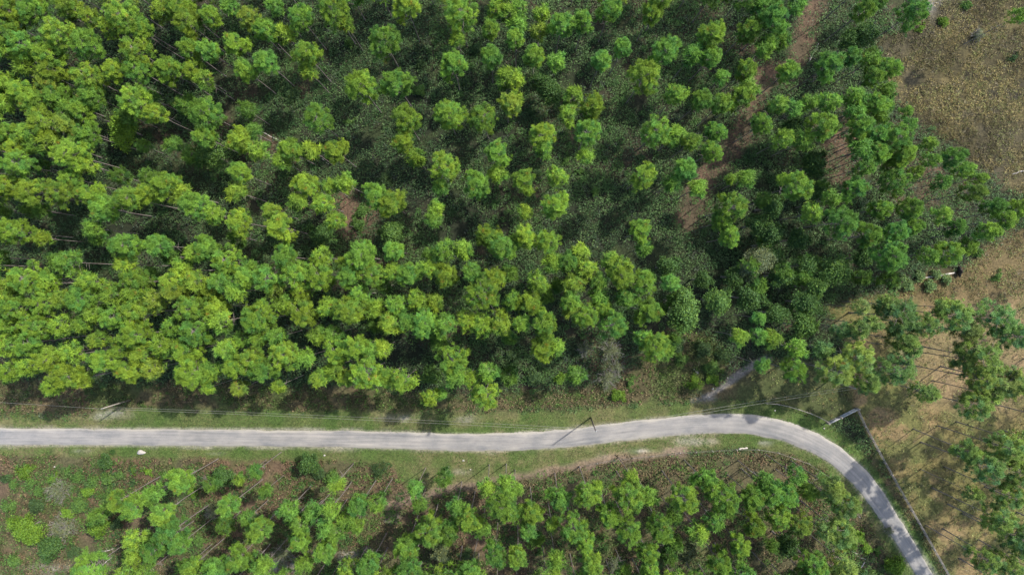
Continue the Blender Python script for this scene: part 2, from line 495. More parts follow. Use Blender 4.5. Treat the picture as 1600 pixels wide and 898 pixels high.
# ------------------------------------------------------------------ low vegetation (stuff)
def leaves(C, D, L, W, col, tilt=None, tri=False):
    """diamond leaves: centres C, directions D (unit), length L, width W"""
    n = len(C)
    r = rng.normal(size=(n, 3)) if tilt is None else tilt
    S = np.cross(D, r); S /= np.linalg.norm(S, axis=1)[:, None] + 1e-9
    L = np.asarray(L)[:, None]; W = np.asarray(W)[:, None]
    if tri:
        V = np.stack([C + S * W * .62, C + D * L, C - S * W * .62 + D * L * .12], 1).reshape(-1, 3)
        return V, np.arange(n * 3).reshape(-1, 3), np.repeat(col, 3, 0)
    V = np.stack([C, C + D * L * .45 + S * W * .5, C + D * L, C + D * L * .45 - S * W * .5], 1).reshape(-1, 3)
    F = (np.arange(n)[:, None] * 4 + np.arange(4)[None]).astype(int)
    return V, F, np.repeat(col, 4, 0)
def unit(v):
    return v / (np.linalg.norm(v, axis=1)[:, None] + 1e-9)

def scatter(cell, region):
    """jittered world points covering the frame plus a margin; region in px"""
    u0, v0, u1, v1 = region
    x0, y1 = px2w(u0, v0); x1, y0 = px2w(u1, v1)
    gx, gy = np.meshgrid(np.arange(float(x0), float(x1), cell), np.arange(float(y0), float(y1), cell))
    x = gx.ravel() + (rng.random(gx.size) - .5) * cell * 1.3
    y = gy.ravel() + (rng.random(gx.size) - .5) * cell * 1.3
    return x, y

def clumps(name, x, y, rad, hgt, nleaf, L, W, col, up, mat, label, cat, cvar=.25, z0=GZ):
    n = len(x)
    k = nleaf
    idx = np.repeat(np.arange(n), k)
    a = rng.random(n * k) * 2 * np.pi; rr = np.sqrt(rng.random(n * k)) * rad[idx]
    h = hgt[idx] * (.25 + .75 * rng.random(n * k)) * (1 - .55 * (rr / (rad[idx] + 1e-6)) ** 2)
    C = np.stack([x[idx] + rr * np.cos(a), y[idx] + rr * np.sin(a), z0 + h], -1)
    D = np.stack([np.cos(a), np.sin(a), np.zeros(n * k)], -1) * .8 + rng.normal(size=(n * k, 3)) * .55
    D[:, 2] = np.abs(D[:, 2]) * .4 + up * rng.random(n * k)
    D = unit(D)
    s = (.6 + .8 * rng.random(n * k))
    cc = col[idx] * (1 + cvar * rng.normal(size=(n * k, 1))).clip(.4, 1.9)
    T = rng.normal(size=(n * k, 3)) * .45 + np.array([0, 0, 1.0]); T = np.cross(D, T)
    V, F, CC = leaves(C, D, L * s, W * s, cc, tilt=np.cross(D, T), tri=True)
    o = link(name, np_mesh(name, V, F, CC), mat)
    return tag(o, label, cat, kind='stuff')

ALLF = (-140, -110, 1740, 1000)
# woodland undergrowth: dark gallberry and palmetto
x, y = scatter(.52, ALLF)
u, v = w2px(x, y); m = zone_masks(u, v)
wood = sstep(15, 24, m['road']) * (1 - np.maximum.reduce([m['vn'], m['vs'], m['yard'], m['field'], m['lawn'], m['yardn'], m['wn'], m['south']])) * (1 - .82 * m['track'])
den = wood * (.15 + .85 * sstep(.32, .56, fbm(x, y, 4, 3) + .06))
for cu, cv, r in ((555, 345, 42), (545, 320, 26), (475, 140, 20), (415, 222, 22), (1330, 250, 70), (1310, 215, 40), (300, 245, 40), (1440, 300, 60)):
    den = den * (.35 + .65 * sstep(.3, 1.1, np.hypot(u - cu, v - cv) / r))
keep = rng.random(len(x)) < den
x, y = x[keep], y[keep]
f = fbm(x, y, 7, 3); g = rng.random(len(x))
c = lerp((.034, .066, .026), (.056, .100, .034), sstep(.35, .65, f))
c = lerp(c, (.080, .128, .046), (g > .84) * .85)
c = lerp(c, (.052, .040, .030), (g < .06) * .8)
c = lerp(c, (.050, .058, .052), ((g > .06) & (g < .11)) * .7)
sz = .32 + .45 * rng.random(len(x)) ** 1.5
clumps('undergrowth', x, y, sz, sz * (1.0 + 1.2 * rng.random(len(x))), 12, .25, .115, c, .45, M_UNDER,
       'dark green low bushes covering the forest floor between the pines', 'undergrowth')

# taller scrub: rounded shrubs of the forest floor and of the strip below the road
x, y = scatter(1.15, ALLF)
u, v = w2px(x, y); m = zone_masks(u, v)
wood = sstep(18, 28, m['road']) * (1 - np.maximum.reduce([m['vn'], m['vs'], m['yard'], m['field'], m['lawn'], m['yardn'], m['wn'], m['south']])) * (1 - .85 * m['track'])
sth = m['south'] * (1 - m['vs']) * sstep(24, 40, m['road']) * sstep(716, 740, v)
lft = (u < 330)
den = np.maximum(wood * .42 * sstep(.30, .58, fbm(x, y, 8, 3)), sth * (.50 + .45 * lft) * sstep(.28, .55, fbm(x + 30, y, 6, 3)))
keep = rng.random(len(x)) < den
x, y, u, v = x[keep], y[keep], u[keep], v[keep]
so = v > 700
f = fbm(x, y, 9, 3); g = rng.random(len(x))
c = lerp((.026, .062, .020), (.046, .098, .024), sstep(.3, .65, f))
c = lerp(c, (.065, .130, .024), ((g > .70) & so) * .9)
c = lerp(c, (.085, .105, .040), ((g < .16) & so) * .9)
c = lerp(c, (.060, .070, .050), ((g < .10) & ~so) * .8)
sz = (.45 + .75 * rng.random(len(x)) ** 2) * (1 + .35 * (so & (u < 330)))
clumps('scrub', x, y, sz, sz * (1.1 + .9 * rng.random(len(x))), 66, .21, .10, c, .35, M_UNDER,
       'green scrub scattered over the forest floor and the strip below the road', 'scrub')

# tall weeds between the tree line and the mown verge, and south brush
x, y = scatter(.50, ALLF)
u, v = w2px(x, y); m = zone_masks(u, v)
rd = m['road']
den = np.maximum(m['wn'] * .85, m['south'] * .85 * (1 - m['vs'])) * (1 - m['vn']) * sstep(16, 24, rd)
den = den * sstep(.22, .52, fbm(x + 9, y, 4, 3))
keep = rng.random(len(x)) < den
x, y, u, v = x[keep], y[keep], u[keep], v[keep]
f = fbm(x, y, 6, 3); g = rng.random(len(x)); so = v > 700
c = lerp((.060, .075, .026), (.115, .090, .050), sstep(.38, .62, f))
c = lerp(c, (.055, .105, .022), (g > .74) * .9)
c = lerp(c, (.130, .082, .052), ((g < .22) & so) * .8)
c = c * .85
sz = .18 + .30 * rng.random(len(x)) ** 2 + .18 * so * rng.random(len(x)) ** 2
clumps('roadside_weeds', x, y, sz, sz * 1.5, 11, .30, .12, c, .6, M_UNDER,
       'brown and green weeds along both sides of the road verges', 'weeds', cvar=.5)

SPOTS = ((1515, 118, 9), (1550, 146, 10), (1586, 150, 11), (1598, 132, 7), (1518, 66, 12), (1472, 80, 9), (1556, 172, 6))
# dry grass of the open field and the straw yard
x, y = scatter(.36, (1180, -110, 1740, 1000))
u, v = w2px(x, y); m = zone_masks(u, v)
den = np.maximum.reduce([m['field'] * .9, m['yard'] * .26, m['yardn'] * .6, m['lawn'] * .25]) * sstep(17, 24, m['road']) * sstep(.25, .5, fbm(x, y, 2.5, 3))
for cu, cv, r in SPOTS:
    den = den * (.4 + .6 * sstep(.5, 1.2, np.hypot(u - cu, v - cv) / r))
keep = rng.random(len(x)) < den
x, y, u, v = x[keep], y[keep], u[keep], v[keep]
m = zone_masks(u, v)
g = rng.random(len(x)); f = fbm(x, y, 8, 3)
c = lerp((.142, .114, .048), (.090, .078, .038), sstep(.4, .62, f))
c = lerp(c, (.095, .105, .036), (g > .72) * .8)
c = lerp(c, (.115, .100, .070), (g < .14) * .8)
c = lerp(c, (.04, .036, .03), ((g > .14) & (g < .22)) * .9)
c = lerp(c, (.11, .13, .045), (1 - m['field']) * (g > .45) * .8)
c = c * (.72 + .6 * sstep(.35, .65, fbm(x + 40, y - 11, 5, 3)))[:, None]
sz = .14 + .22 * rng.random(len(x))
clumps('dry_grass', x, y, sz, sz * (.6 + .9 * m['field']), 8, .38, .066, c, .9, M_UNDER,
       'tan dry grass tussocks over the open field at right', 'grass', cvar=.45)

# short verge grass
x, y = scatter(.33, (-140, 600, 1560, 1000))
u, v = w2px(x, y); m = zone_masks(u, v)
den = np.maximum(m['vn'], m['vs']) * .8 * sstep(12.6, 17, m['road'] + (fbm(x, y, 1.6, 2) - .5) * 5)
for cu, cv, ru, rv, st in SANDY:
    den = den * (1 - st * (1 - sstep(.4, 1.1, np.hypot((u - cu) / ru, (v - cv) / rv))))
keep = rng.random(len(x)) < den * sstep(.2, .5, fbm(x, y, 2, 3))
x, y = x[keep], y[keep]
g = rng.random(len(x)); f = fbm(x, y, 6, 3)
c = lerp((.066, .110, .028), (.120, .124, .050), sstep(.44, .66, f))
c = lerp(c, (.055, .110, .020), (g > .75) * .8)
sz = .14 + .12 * rng.random(len(x))
clumps('verge_grass', x, y, sz, .06 + .12 * rng.random(len(x)) ** 2, 7, .16, .055, c, .5, M_UNDER,
       'short green and tan grass on the verges of the road', 'grass', z0=GZ - .03)

# ------------------------------------------------------------------ tree prototypes
UP = np.array([0, 0, 1.0])
def pine_crown(seed, R, dens=1.0):
    """open oval crown: branches in loose whorls, each ending in a fan of needle tufts; base at z=0"""
    r = np.random.default_rng(seed)
    depth = R * 2.65
    sx, sy = .86 + .28 * r.random(2)
    n = int(40 * (R / 2.2) ** 1.45 * dens)
    ph = r.random(3) * 6.28
    T = []; TR = []; TC = []; lb = []
    for k in range(n):
        f = (k + .5) / n
        zf = .06 + .90 * f ** .72
        a = k * 2.399 + r.normal() * .4
        prof = math.sqrt(max(.05, 1 - ((zf - .42) / .62) ** 2))
        edge = 1 + .10 * math.sin(2 * a + ph[0]) + .08 * math.sin(3 * a + ph[1])
        rho = R * prof * edge * (.74 + .34 * r.random())
        e = np.array([rho * math.cos(a) * sx, rho * math.sin(a) * sy, depth * zf + .10 * rho])
        o = np.array([0, 0, depth * zf - .30 * rho])
        side = np.array([-math.sin(a), math.cos(a), 0])
        lb.append((e[0], e[1], e[2], .4))
        m = 5 + int(r.random() * 3.2 + rho * .8)
        bt = .80 + .42 * r.random(); g = r.random()
        tint = np.array([1.0, 1.0, 1.0]) * bt
        if g > .62: tint = tint * (1.16, 1.08, .88)
        elif g < .25: tint = tint * (.76, .90, 1.1)
        for j in range(m):
            q = 1.0 if j == 0 else .42 + .58 * r.random()
            p = o + (e - o) * q + side * r.normal() * .31 * (.5 + rho * .35) * (1.25 - .5 * q) + np.array([0, 0, r.normal() * .14])
            T.append(p); TR.append(.25 + .12 * r.random())
            TC.append(tint * (.78 + .44 * r.random()) if r.random() < .994 else np.array([1.7, .80, .9]))
    for j in range(5 + int(R * 2)):
        T.append(np.array([r.normal() * .22 * R * .5, r.normal() * .22 * R * .5, depth * (.93 + .07 * r.random())])); TR.append(.34); TC.append(np.array([1.1, 1.05, .95]))
    T = np.array(T); TR = np.array(TR); TC = np.array(TC)
    kn = 62
    idx = np.repeat(np.arange(len(T)), kn); K = len(idx)
    d = unit(r.normal(size=(K, 3)) + np.array([0, 0, .30]))
    oc = (T - np.array([0, 0, depth * .4])) / (R * 1.2)
    c = T[idx] + d * (TR[idx] * (.15 + .45 * r.random(K)))[:, None]
    N = unit(d * .9 + oc[idx] * .55 + UP * .35 + r.normal(size=(K, 3)) * .35)
    D = unit(np.cross(N, r.normal(size=(K, 3))) * .55 + d)
    S = unit(np.cross(D, N))
    L = (TR[idx] * (.65 + .5 * r.random(K)))[:, None]; W = .047 * (.7 + .7 * r.random((K, 1)))
    V = np.stack([c + S * W * .5, c - S * W * .5, c + D * L], 1).reshape(-1, 3)
    C = np.repeat(TC[idx] * (.82 + .36 * r.random((K, 1))), 3, 0)
    return dict(V=V, F=np.arange(len(V)).reshape(-1, 3), C=C, R=R, depth=depth, lobes=np.array(lb))

def pine_limbs(cr, seed):
    r = np.random.default_rng(seed + 500)
    g = Geo()
    top = cr['depth'] * .8
    g.tube([(0, 0, -3.0), (0, 0, top)], [.07, .02], 5, cap=False)
    for lx, ly, lz, lr in cr['lobes']:
        z0 = max(-.6, lz - .40 * math.hypot(lx, ly))
        a = np.array([0, 0, min(z0, top)]); b = np.array([lx, ly, lz - lr * .2])
        mid = (a + b) * .5 + np.array([0, 0, -.12 + .1 * r.random()])
        g.tube([a, mid, b], [.04, .03, .012], 4, cap=False)
    for k in range(4):   # dead stubs under the crown
        a = r.random() * 6.28; z = -.6 - r.random() * 2.2; l = .5 + .7 * r.random()
        g.tube([(0, 0, z), (l * math.cos(a), l * math.sin(a), z + .1)], [.03, .012], 4, cap=False)
    return g

def trunk_geo(seed, r0=.15, r1=.06):
    """trunk of height 1 (scaled in z), slight sweep"""
    r = np.random.default_rng(seed + 900)
    g = Geo()
    t = np.array([-.03, 0, .03, .12, .3, .5, .7, .88, 1.0])
    a = r.random() * 6.28; bow = .14 * r.random()
    px = bow * np.sin(t * np.pi) * math.cos(a); py = bow * np.sin(t * np.pi) * math.sin(a)
    rad = r0 + (r1 - r0) * t
    rad[:3] *= (1.55, 1.35, 1.12)
    g.tube(np.stack([px, py, t], -1), rad, 7)
    return g

PINES = []
for s, (R, dn) in enumerate([(1.25, 1.15), (1.35, 1.0), (1.75, 1.0), (1.8, .85), (1.85, 1.1), (2.15, 1.0), (2.2, .85), (2.25, 1.05), (2.2, .72), (2.55, .95), (2.65, .8), (2.6, 1.05), (3.2, .9), (2.0, .80), (2.4, .76), (2.8, .74)]):
    c = pine_crown(100 + s, R, dn)
    c['me'] = np_mesh('pine_crown', c['V'], c['F'], c['C'])
    c['me'].materials.append(M_NEEDLE)
    lg = pine_limbs(c, s); c['lg'] = lg
    c['lme'] = lg.mesh('pine_limbs', True); c['lme'].materials.append(M_BARK)
    tg = trunk_geo(s, .088 + .025 * (R - 1.8), .036); c['tg'] = tg
    c['tme'] = tg.mesh('pine_trunk', True); c['tme'].materials.append(M_BARK)
    PINES.append(c)

def broad_crown(seed, R, nlobe, nleaf, L=.26, W=.16, flat=.8, depth=1.15):
    r = np.random.default_rng(seed)
    C = []; D = []
    lob = []
    ph = r.random(3) * 6.28; ex = .80 + .40 * r.random(); ey = 1.9 - ex * .95 - .1 * r.random()
    for k in range(nlobe):
        a = k * 2.399 + r.random() * 1.3; q = math.sqrt((k + .3) / nlobe)
        edge = 1 + .22 * math.sin(2 * a + ph[0]) + .18 * math.sin(3 * a + ph[1]) + .12 * math.sin(5 * a + ph[2])
        rho = R * .74 * q * edge * (.7 + .55 * r.random())
        z = R * depth * (.75 - .50 * q * q) * (.8 + .3 * r.random()) + R * .25 * (r.random() - .5)
        lob.append((rho * math.cos(a) * ex, rho * math.sin(a) * ey, max(z, .12), R * (.15 + .17 * r.random())))
    lob = np.array(lob)
    cl = []
    for k, (lx, ly, lz, lr) in enumerate(lob):
        n = int(nleaf / nlobe)
        d = unit(r.normal(size=(n, 3)) + np.array([0, 0, .4]))
        rad = lr * (.45 + .85 * r.random((n, 1)) ** 1.3)
        C.append(np.array([lx, ly, lz]) + d * rad * np.array([1, 1, flat]))
        D.append(unit(d * .6 + r.normal(size=(n, 3)) * .6 + UP * .15))
        cl.append(np.full(n, .8 + .45 * r.random()))
    C = np.concatenate(C); D = np.concatenate(D); cl = np.concatenate(cl)
    n = len(C)
    col = cl[:, None] * (.75 + .5 * r.random((n, 1))) * np.array([[1, 1, 1.0]])
    g = r.random(n)
    col = lerp(col, col * (1.35, 1.2, .8), (g > .8) * 1.0)
    s = .65 + .7 * r.random(n)
    N = unit(unit(C - np.array([0, 0, R * .3])) + UP * .7 + r.normal(size=(n, 3)) * .5)
    V, F, CC = leaves(C, D, L * s, W * s, col, tilt=np.cross(D, np.cross(D, N)) * -1 + 1e-4)
    # make leaf planes face outward: side vector = D x N
    F = np.concatenate([F[:, [0, 1, 2]], F[:, [0, 2, 3]]])
    lg = Geo()
    for lx, ly, lz, lr in lob:
        lg.tube([(0, 0, 0), (lx * .45, ly * .45, lz * .55), (lx, ly, lz)], [.07, .05, .02], 5, cap=False)
    me = np_mesh('crown', V, F, CC); me.materials.append(M_LEAF)
    lme = lg.mesh('limbs', True); lme.materials.append(M_BARK)
    return dict(R=R, me=me, lme=lme, depth=R * depth, V=V, F=F, C=CC)
BROAD = [broad_crown(300, 2.6, 44, 6200), broad_crown(301, 3.2, 58, 8200), broad_crown(302, 2.2, 36, 5200), broad_crown(303, 2.9, 50, 6600), broad_crown(304, 2.4, 40, 5600)]
BUSH = [broad_crown(320, 1.2, 16, 1500, .20, .11), broad_crown(321, 1.6, 22, 2100, .20, .11), broad_crown(322, 1.9, 26, 2600, .22, .12), broad_crown(323, .9, 11, 900, .17, .10), broad_crown(324, 1.25, 17, 1400, .22, .10), broad_crown(325, 1.6, 20, 1800, .22, .12)]
GREYC = [broad_crown(340, 1.7, 14, 1500, .24, .05), broad_crown(341, 2.2, 18, 2000, .26, .05)]
def twig_geo(seed, R):
    r = np.random.default_rng(seed); g = Geo()
    for k in range(46):
        a = r.random() * 6.28; el = .35 + 1.0 * r.random(); l = R * (.7 + .5 * r.random())
        d = np.array([math.cos(a) * math.cos(el), math.sin(a) * math.cos(el), math.sin(el)])
        p1 = d * l * .5 + r.normal(size=3) * .08; p2 = d * l + r.normal(size=3) * .18
        g.tube([(0, 0, 0), p1, p2], [.045, .03, .012], 4, cap=False)
        for q in range(4):
            s = p1 + (p2 - p1) * r.random(); e = s + unit(r.normal(size=(1, 3)) + d)[0] * R * .3
            g.tube([s, e], [.018, .008], 3, cap=False)
    return g
TWIGS = []
for s, R in ((1, 1.7), (2, 2.2)):
    me = twig_geo(s, R).mesh('twigs', True); me.materials.append(M_TWIG); TWIGS.append(me)
BTRUNK = trunk_geo(77, .14, .07).mesh('trunk', True); BTRUNK.materials.append(M_BARK)

# ------------------------------------------------------------------ where the trees stand: crown centre and radius in photo pixels
PINE_PX = """
15 15 20 55 22 22 110 15 22 140 28 17 198 25 28 172 45 17 222 48 18 255 18 17 283 10 20 293 35 24 328 27 19 360 12 17 388 30 18 93 52 24 138 68 24
15 55 22 43 70 22 80 85 22 38 100 17 80 107 20 75 130 19 12 78 18 140 120 22 213 80 22 183 110 18 220 112 22 265 110 20 295 78 20 330 78 20 370 70 19
303 110 18 318 125 16 385 110 20 8 130 16 32 143 19 50 160 20 88 152 20 142 148 20 125 172 20 8 163 15 213 160 26 243 178 18 325 176 26 320 214 20
372 218 20 70 192 24 108 195 20 48 206 18 15 208 20 140 208 20 78 222 17 110 170 16
430 10 18 470 28 22 520 15 26 540 38 16 413 48 20 415 95 22 445 54 16 478 85 22 482 112 17 600 62 27 635 10 22 720 20 26 715 62 13 708 103 22
768 45 18 766 90 21 775 15 17 795 20 14 565 137 27 622 130 26 495 187 25 636 190 24 700 180 29 758 185 22 630 222 18 790 122 17 793 160 19
810 15 14 847 22 14 843 48 15 877 40 22 912 33 18 952 18 22 1018 20 19 808 40 16 807 62 18 837 90 21 870 97 15 938 95 19 970 78 18 1037 78 26
1115 50 22 1110 88 20 1082 85 16 1170 45 20 1005 120 27 1165 108 18 1127 122 12 805 125 16 803 158 14 895 150 16 888 180 17 922 168 20 918 205 24
850 215 24 1057 148 18 1095 155 20 1127 165 20 1155 155 20 1170 140 16 1025 205 24 1055 212 16 1080 222 18 1120 205 18 1190 195 18 1190 12 16 1195 75 16
1210 28 22 1200 66 14 1245 10 14 1350 18 20 1295 100 22 1325 90 18 1360 95 15 1388 105 18 1362 120 18 1230 115 20 1425 22 26 1215 165 18 1240 170 14
1265 160 14 1295 160 18 1335 152 16 1335 173 16 1365 163 18 1383 166 12 1375 184 13 1285 197 22 1340 196 20 1415 175 12 1418 196 15 1338 217 18
1370 212 20 1400 215 22 1225 218 18 1255 220 16 1590 25 15
30 232 18 62 228 17 30 258 24 110 240 27 132 256 18 112 280 18 15 290 20 50 300 24 98 302 22 140 300 18 165 325 22 205 310 24 232 302 18 260 293 22
285 302 17 305 320 24 335 335 17 375 270 20 370 300 16 378 345 22 25 362 24 65 372 12 145 356 14 200 382 22 252 383 20 325 385 18 305 396 14
108 410 18 198 412 16 355 405 20 285 420 15 45 435 22 22 442 18 76 440 17 215 440 19 140 440 17 275 440 20 310 440 18 345 440 18 385 436 18 390 417 10
405 235 16 455 235 20 485 235 16 525 238 20 440 252 14 475 288 20 465 315 15 505 318 18 540 285 16 515 292 12 525 345 17 425 330 17 437 355 22
585 305 22 612 320 24 650 245 15 693 258 24 688 293 17 745 290 22 780 240 20 778 272 16 682 325 13 677 345 13 445 400 20 500 402 16 615 390 18
565 400 24 545 420 18 692 392 18 725 390 14 760 366 20 785 386 22 420 430 20 465 430 20 500 428 22 545 432 20 580 430 20 615 426 16 640 428 20
700 428 18 738 425 18 770 438 20 670 420 14
818 285 20 850 230 18 870 275 18 868 322 22 915 245 14 820 332 12 1005 275 23 1068 265 22 1050 286 14 1090 295 15 1000 362 19 1005 388 11 1110 235 18
1165 280 15 1143 280 9 1140 325 24 1128 346 18 1140 371 18 825 370 20 855 375 22 803 380 14 885 410 18 864 412 15 905 395 14 915 420 17 955 408 18
970 427 22 1005 442 20 1047 442 16 840 440 17 895 446 18 935 440 16
1240 290 26 1300 310 15 1335 295 20 1310 345 26 1345 235 17 1370 240 20 1410 240 22 1400 258 18 1430 270 14 1400 285 22 1490 245 20 1505 265 17
1470 285 16 1530 278 13 1520 300 20 1550 320 18 1565 345 20 1540 362 20 1420 325 22 1425 356 18 1400 362 20 1390 400 27 1355 366 20 1480 395 24
1507 385 18 1590 328 20 1268 332 18 1455 250 15 1470 335 17 1490 355 18 1350 262 18 1450 400 17 1375 325 18 1450 225 14
30 480 20 70 475 20 102 468 18 135 465 24 180 460 18 212 460 18 55 510 20 97 510 17 130 507 15 15 540 18 50 535 20 80 560 22 112 550 17 45 572 16
105 590 22 84 602 16 128 590 14 18 580 17 155 530 16 180 498 19 215 490 20 210 523 22 165 565 20 225 555 18 205 577 18 238 577 16 255 540 18
290 550 18 300 480 20 340 480 18 310 515 22 345 502 16 270 510 16 300 585 24 330 580 17 325 606 9 355 545 18 370 572 18 395 500 20 395 565 20
380 530 13 375 606 12 270 455 18 330 455 18 370 455 18 245 470 16 150 490 14 18 508 16 192 545 15
410 490 24 475 490 22 545 485 26 515 480 17 586 480 15 620 478 17 650 470 16 680 472 13 612 505 18 636 502 16 662 510 24 695 508 18 730 502 17
753 508 18 782 505 18 755 460 26 405 530 15 432 525 16 497 524 13 520 522 13 415 575 22 440 555 20 475 560 15 525 548 20 555 545 20 577 546 15
595 545 13 500 590 17 522 576 14 435 603 10 575 583 26 605 590 17 630 595 18 540 590 15 708 562 22 710 590 14 733 592 14 672 620 14 690 616 8
760 615 20 762 582 15 445 475 14 470 455 16 430 450 14 560 460 16
825 470 18 815 505 16 852 503 22 850 545 18 870 542 12 890 470 18 915 490 20 892 484 12 942 482 14 960 505 20 980 465 16 1010 485 20 1025 540 24
1005 528 14 1155 527 14 1185 497 11 1187 525 14 935 462 14 800 470 15
1205 530 15 1245 545 16 1240 580 22 1285 545 14 1300 580 25 1315 515 14 1340 515 17 1343 555 22 1350 595 20 1360 507 16 1400 495 28 1385 475 16
1410 530 20 1425 546 14 1395 575 25 1445 505 20 1490 490 24 1512 515 18 1475 480 16 1555 500 26 1582 525 22 1530 555 28 1505 562 18 1445 612 18
1560 590 28 1530 592 20 1587 603 20 1525 635 22 1545 615 18 1190 570 12 1345 480 13
285 750 20 360 788 20 185 780 18 215 790 24 240 770 16 255 800 20 270 830 24 210 840 17 240 860 18 280 850 18 210 865 15 140 885 26 300 885 18 340 885 20
370 875 20 230 893 16 395 835 13 375 748 10
400 735 12 560 790 20 540 810 16 515 795 16 490 800 15 450 795 16 470 820 15 590 785 15 650 763 13 405 825 22 470 845 18 510 822 16 525 830 16
555 820 14 510 860 22 475 880 15 410 885 16 635 850 20 670 830 24 580 880 22 640 890 22 705 820 17 735 810 20 712 790 14 785 790 26 760 760 14 790 757 15
775 865 22 740 893 20 525 755 14
805 800 15 832 800 20 825 826 18 805 765 13 875 775 20 862 818 12 920 770 24 895 825 22 915 845 18 868 875 15 810 870 20 985 775 26 985 745 13 1015 775 15
955 805 20 985 830 24 1035 825 22 1070 780 26 1100 750 20 1135 775 26 1112 762 18 1115 812 18 1090 830 17 1010 860 18 925 880 22 1015 890 18 1125 875 20
1180 820 18 1180 780 20 1195 752 16
1205 770 22 1230 775 20 1215 805 22 1245 742 15 1262 768 15 1300 760 20 1320 790 20 1315 830 22 1290 830 18 1270 880 22 1320 880 18 1250 820 18 1155 850 18
1510 700 18 1540 730 24 1570 700 22 1592 740 22 1577 772 20 1520 770 13 1555 810 22 1585 840 26 1540 875 20 1572 882 20 1595 690 18
"""
PINE_PX = np.array([float(t) for t in PINE_PX.split()]).reshape(-1, 3)
BROAD_PX = [  # u v r tint height
    (190, 199, 32, 'bright', 8), (325, 240, 30, 'mid', 9), (855, 137, 28, 'dark', 8), (1345, 55, 30, 'dark', 10), (1240, 202, 22, 'dark', 9), (1275, 255, 25, 'dark', 9),
    (1210, 320, 22, 'dark', 10), (1207, 362, 25, 'dark', 10), (1185, 350, 20, 'dark', 9), (1185, 410, 28, 'grey', 11), (1045, 416, 21, 'dark', 11), (1070, 485, 36, 'mid', 13),
    (1125, 470, 24, 'mid', 12), (1172, 465, 24, 'dark', 11), (1310, 425, 28, 'mid', 12), (1265, 415, 21, 'dark', 10), (1225, 430, 22, 'dark', 10), (1280, 447, 20, 'mid', 11),
    (1265, 472, 25, 'dark', 11), (1215, 490, 21, 'dark', 10), (1260, 510, 23, 'mid', 11), (1250, 372, 20, 'dark', 10), (1210, 398, 18, 'dark', 9), (1100, 436, 17, 'dark', 9),
    (610, 365, 23, 'mid', 6), (500, 366, 22, 'dark', 6), (672, 585, 18, 'mid', 6), (480, 727, 20, 'dark', 5), (345, 745, 19, 'dark', 5), (1230, 852, 25, 'dark', 8), (1070, 862, 22, 'grey', 7),
    (35, 828, 28, 'bright', 6), (75, 856, 22, 'dark', 5), (150, 822, 19, 'bright', 5), (1150, 432, 20, 'dark', 9), (1285, 300, 18, 'dark', 9), (1350, 402, 18, 'dark', 9), (690, 866, 17, 'grey', 6),
    (1400, 885, 18, 'bright', 3)]
BUSH_PX = [  # u v r tint
    (12, 792, 14, 'mid'), (55, 790, 15, 'dim'), (122, 790, 16, 'mid'), (136, 768, 12, 'bright'), (20, 876, 12, 'mid'), (114, 862, 14, 'dim'), (60, 768, 10, 'mid'), (143, 754, 12, 'mid'), (104, 802, 12, 'bright'), (167, 775, 14, 'mid'), (230, 737, 8, 'bright'), (258, 742, 9, 'mid'), (180, 818, 13, 'dim'), (310, 845, 12, 'mid'), (8, 748, 10, 'dim'), (48, 755, 9, 'mid'),
    (38, 738, 15, 'bright'), (82, 748, 8, 'bright'), (165, 722, 16, 'dark'), (167, 748, 13, 'mid'), (120, 746, 11, 'mid'), (105, 738, 8, 'mid'), (545, 67, 10, 'mid'), (655, 140, 13, 'mid'), (655, 100, 10, 'dim'),
    (665, 76, 8, 'dim'), (745, 75, 12, 'dim'), (455, 145, 16, 'dim'), (450, 265, 15, 'dim'), (565, 330, 13, 'mid'), (560, 350, 14, 'mid'), (600, 280, 13, 'dim'), (545, 190, 8, 'mid'),
    (875, 592, 12, 'bright'), (965, 618, 14, 'bright'), (985, 598, 10, 'mid'), (835, 590, 17, 'dim'), (1085, 598, 14, 'bright'), (1112, 592, 13, 'bright'), (1112, 575, 15, 'mid'), (1065, 560, 13, 'mid'),
    (520, 747, 16, 'mid'), (500, 740, 13, 'dim'), (590, 735, 14, 'dim'), (845, 860, 9, 'mid'), (730, 865, 12, 'dim'), (300, 770, 10, 'bright'), (1355, 857, 11, 'bright'), (1372, 862, 8, 'mid'),
    (1345, 840, 12, 'bright'), (1440, 44, 8, 'bright'), (1475, 33, 10, 'bright'), (1512, 8, 10, 'mid'), (1400, 446, 11, 'pale'), (1420, 447, 12, 'pale'), (1455, 446, 12, 'pale'), (1464, 428, 10, 'pale'), (1480, 437, 10, 'pale'), (1438, 431, 11, 'pale'), (1412, 436, 9, 'pale'),
    (800, 555, 14, 'dim'), (785, 580, 16, 'dim'), (1100, 545, 16, 'dim'), (1130, 555, 14, 'dim'), (1060, 540, 15, 'dim'), (720, 130, 9, 'dim'), (885, 250, 9, 'mid'), (905, 268, 8, 'mid'), (840, 268, 10, 'dim'),
    (830, 175, 8, 'dim'), (930, 300, 9, 'mid'), (600, 470, 12, 'dim'), (1530, 395, 10, 'mid'), (1585, 90, 8, 'dim'), (20, 756, 9, 'mid'), (185, 742, 9, 'mid'), (208, 735, 6, 'bright'), (1560, 432, 9, 'mid')]
GREY_PX = [  # u v r, grey bare shrubs
    (88, 768, 21), (96, 826, 24), (440, 868, 20), (330, 802, 15), (352, 818, 13), (905, 583, 17), (950, 592, 20), (955, 550, 21), (965, 575, 15), (915, 545, 15), (962, 884, 15), (320, 757, 12), (1395, 832, 9), (1535, 52, 12)]

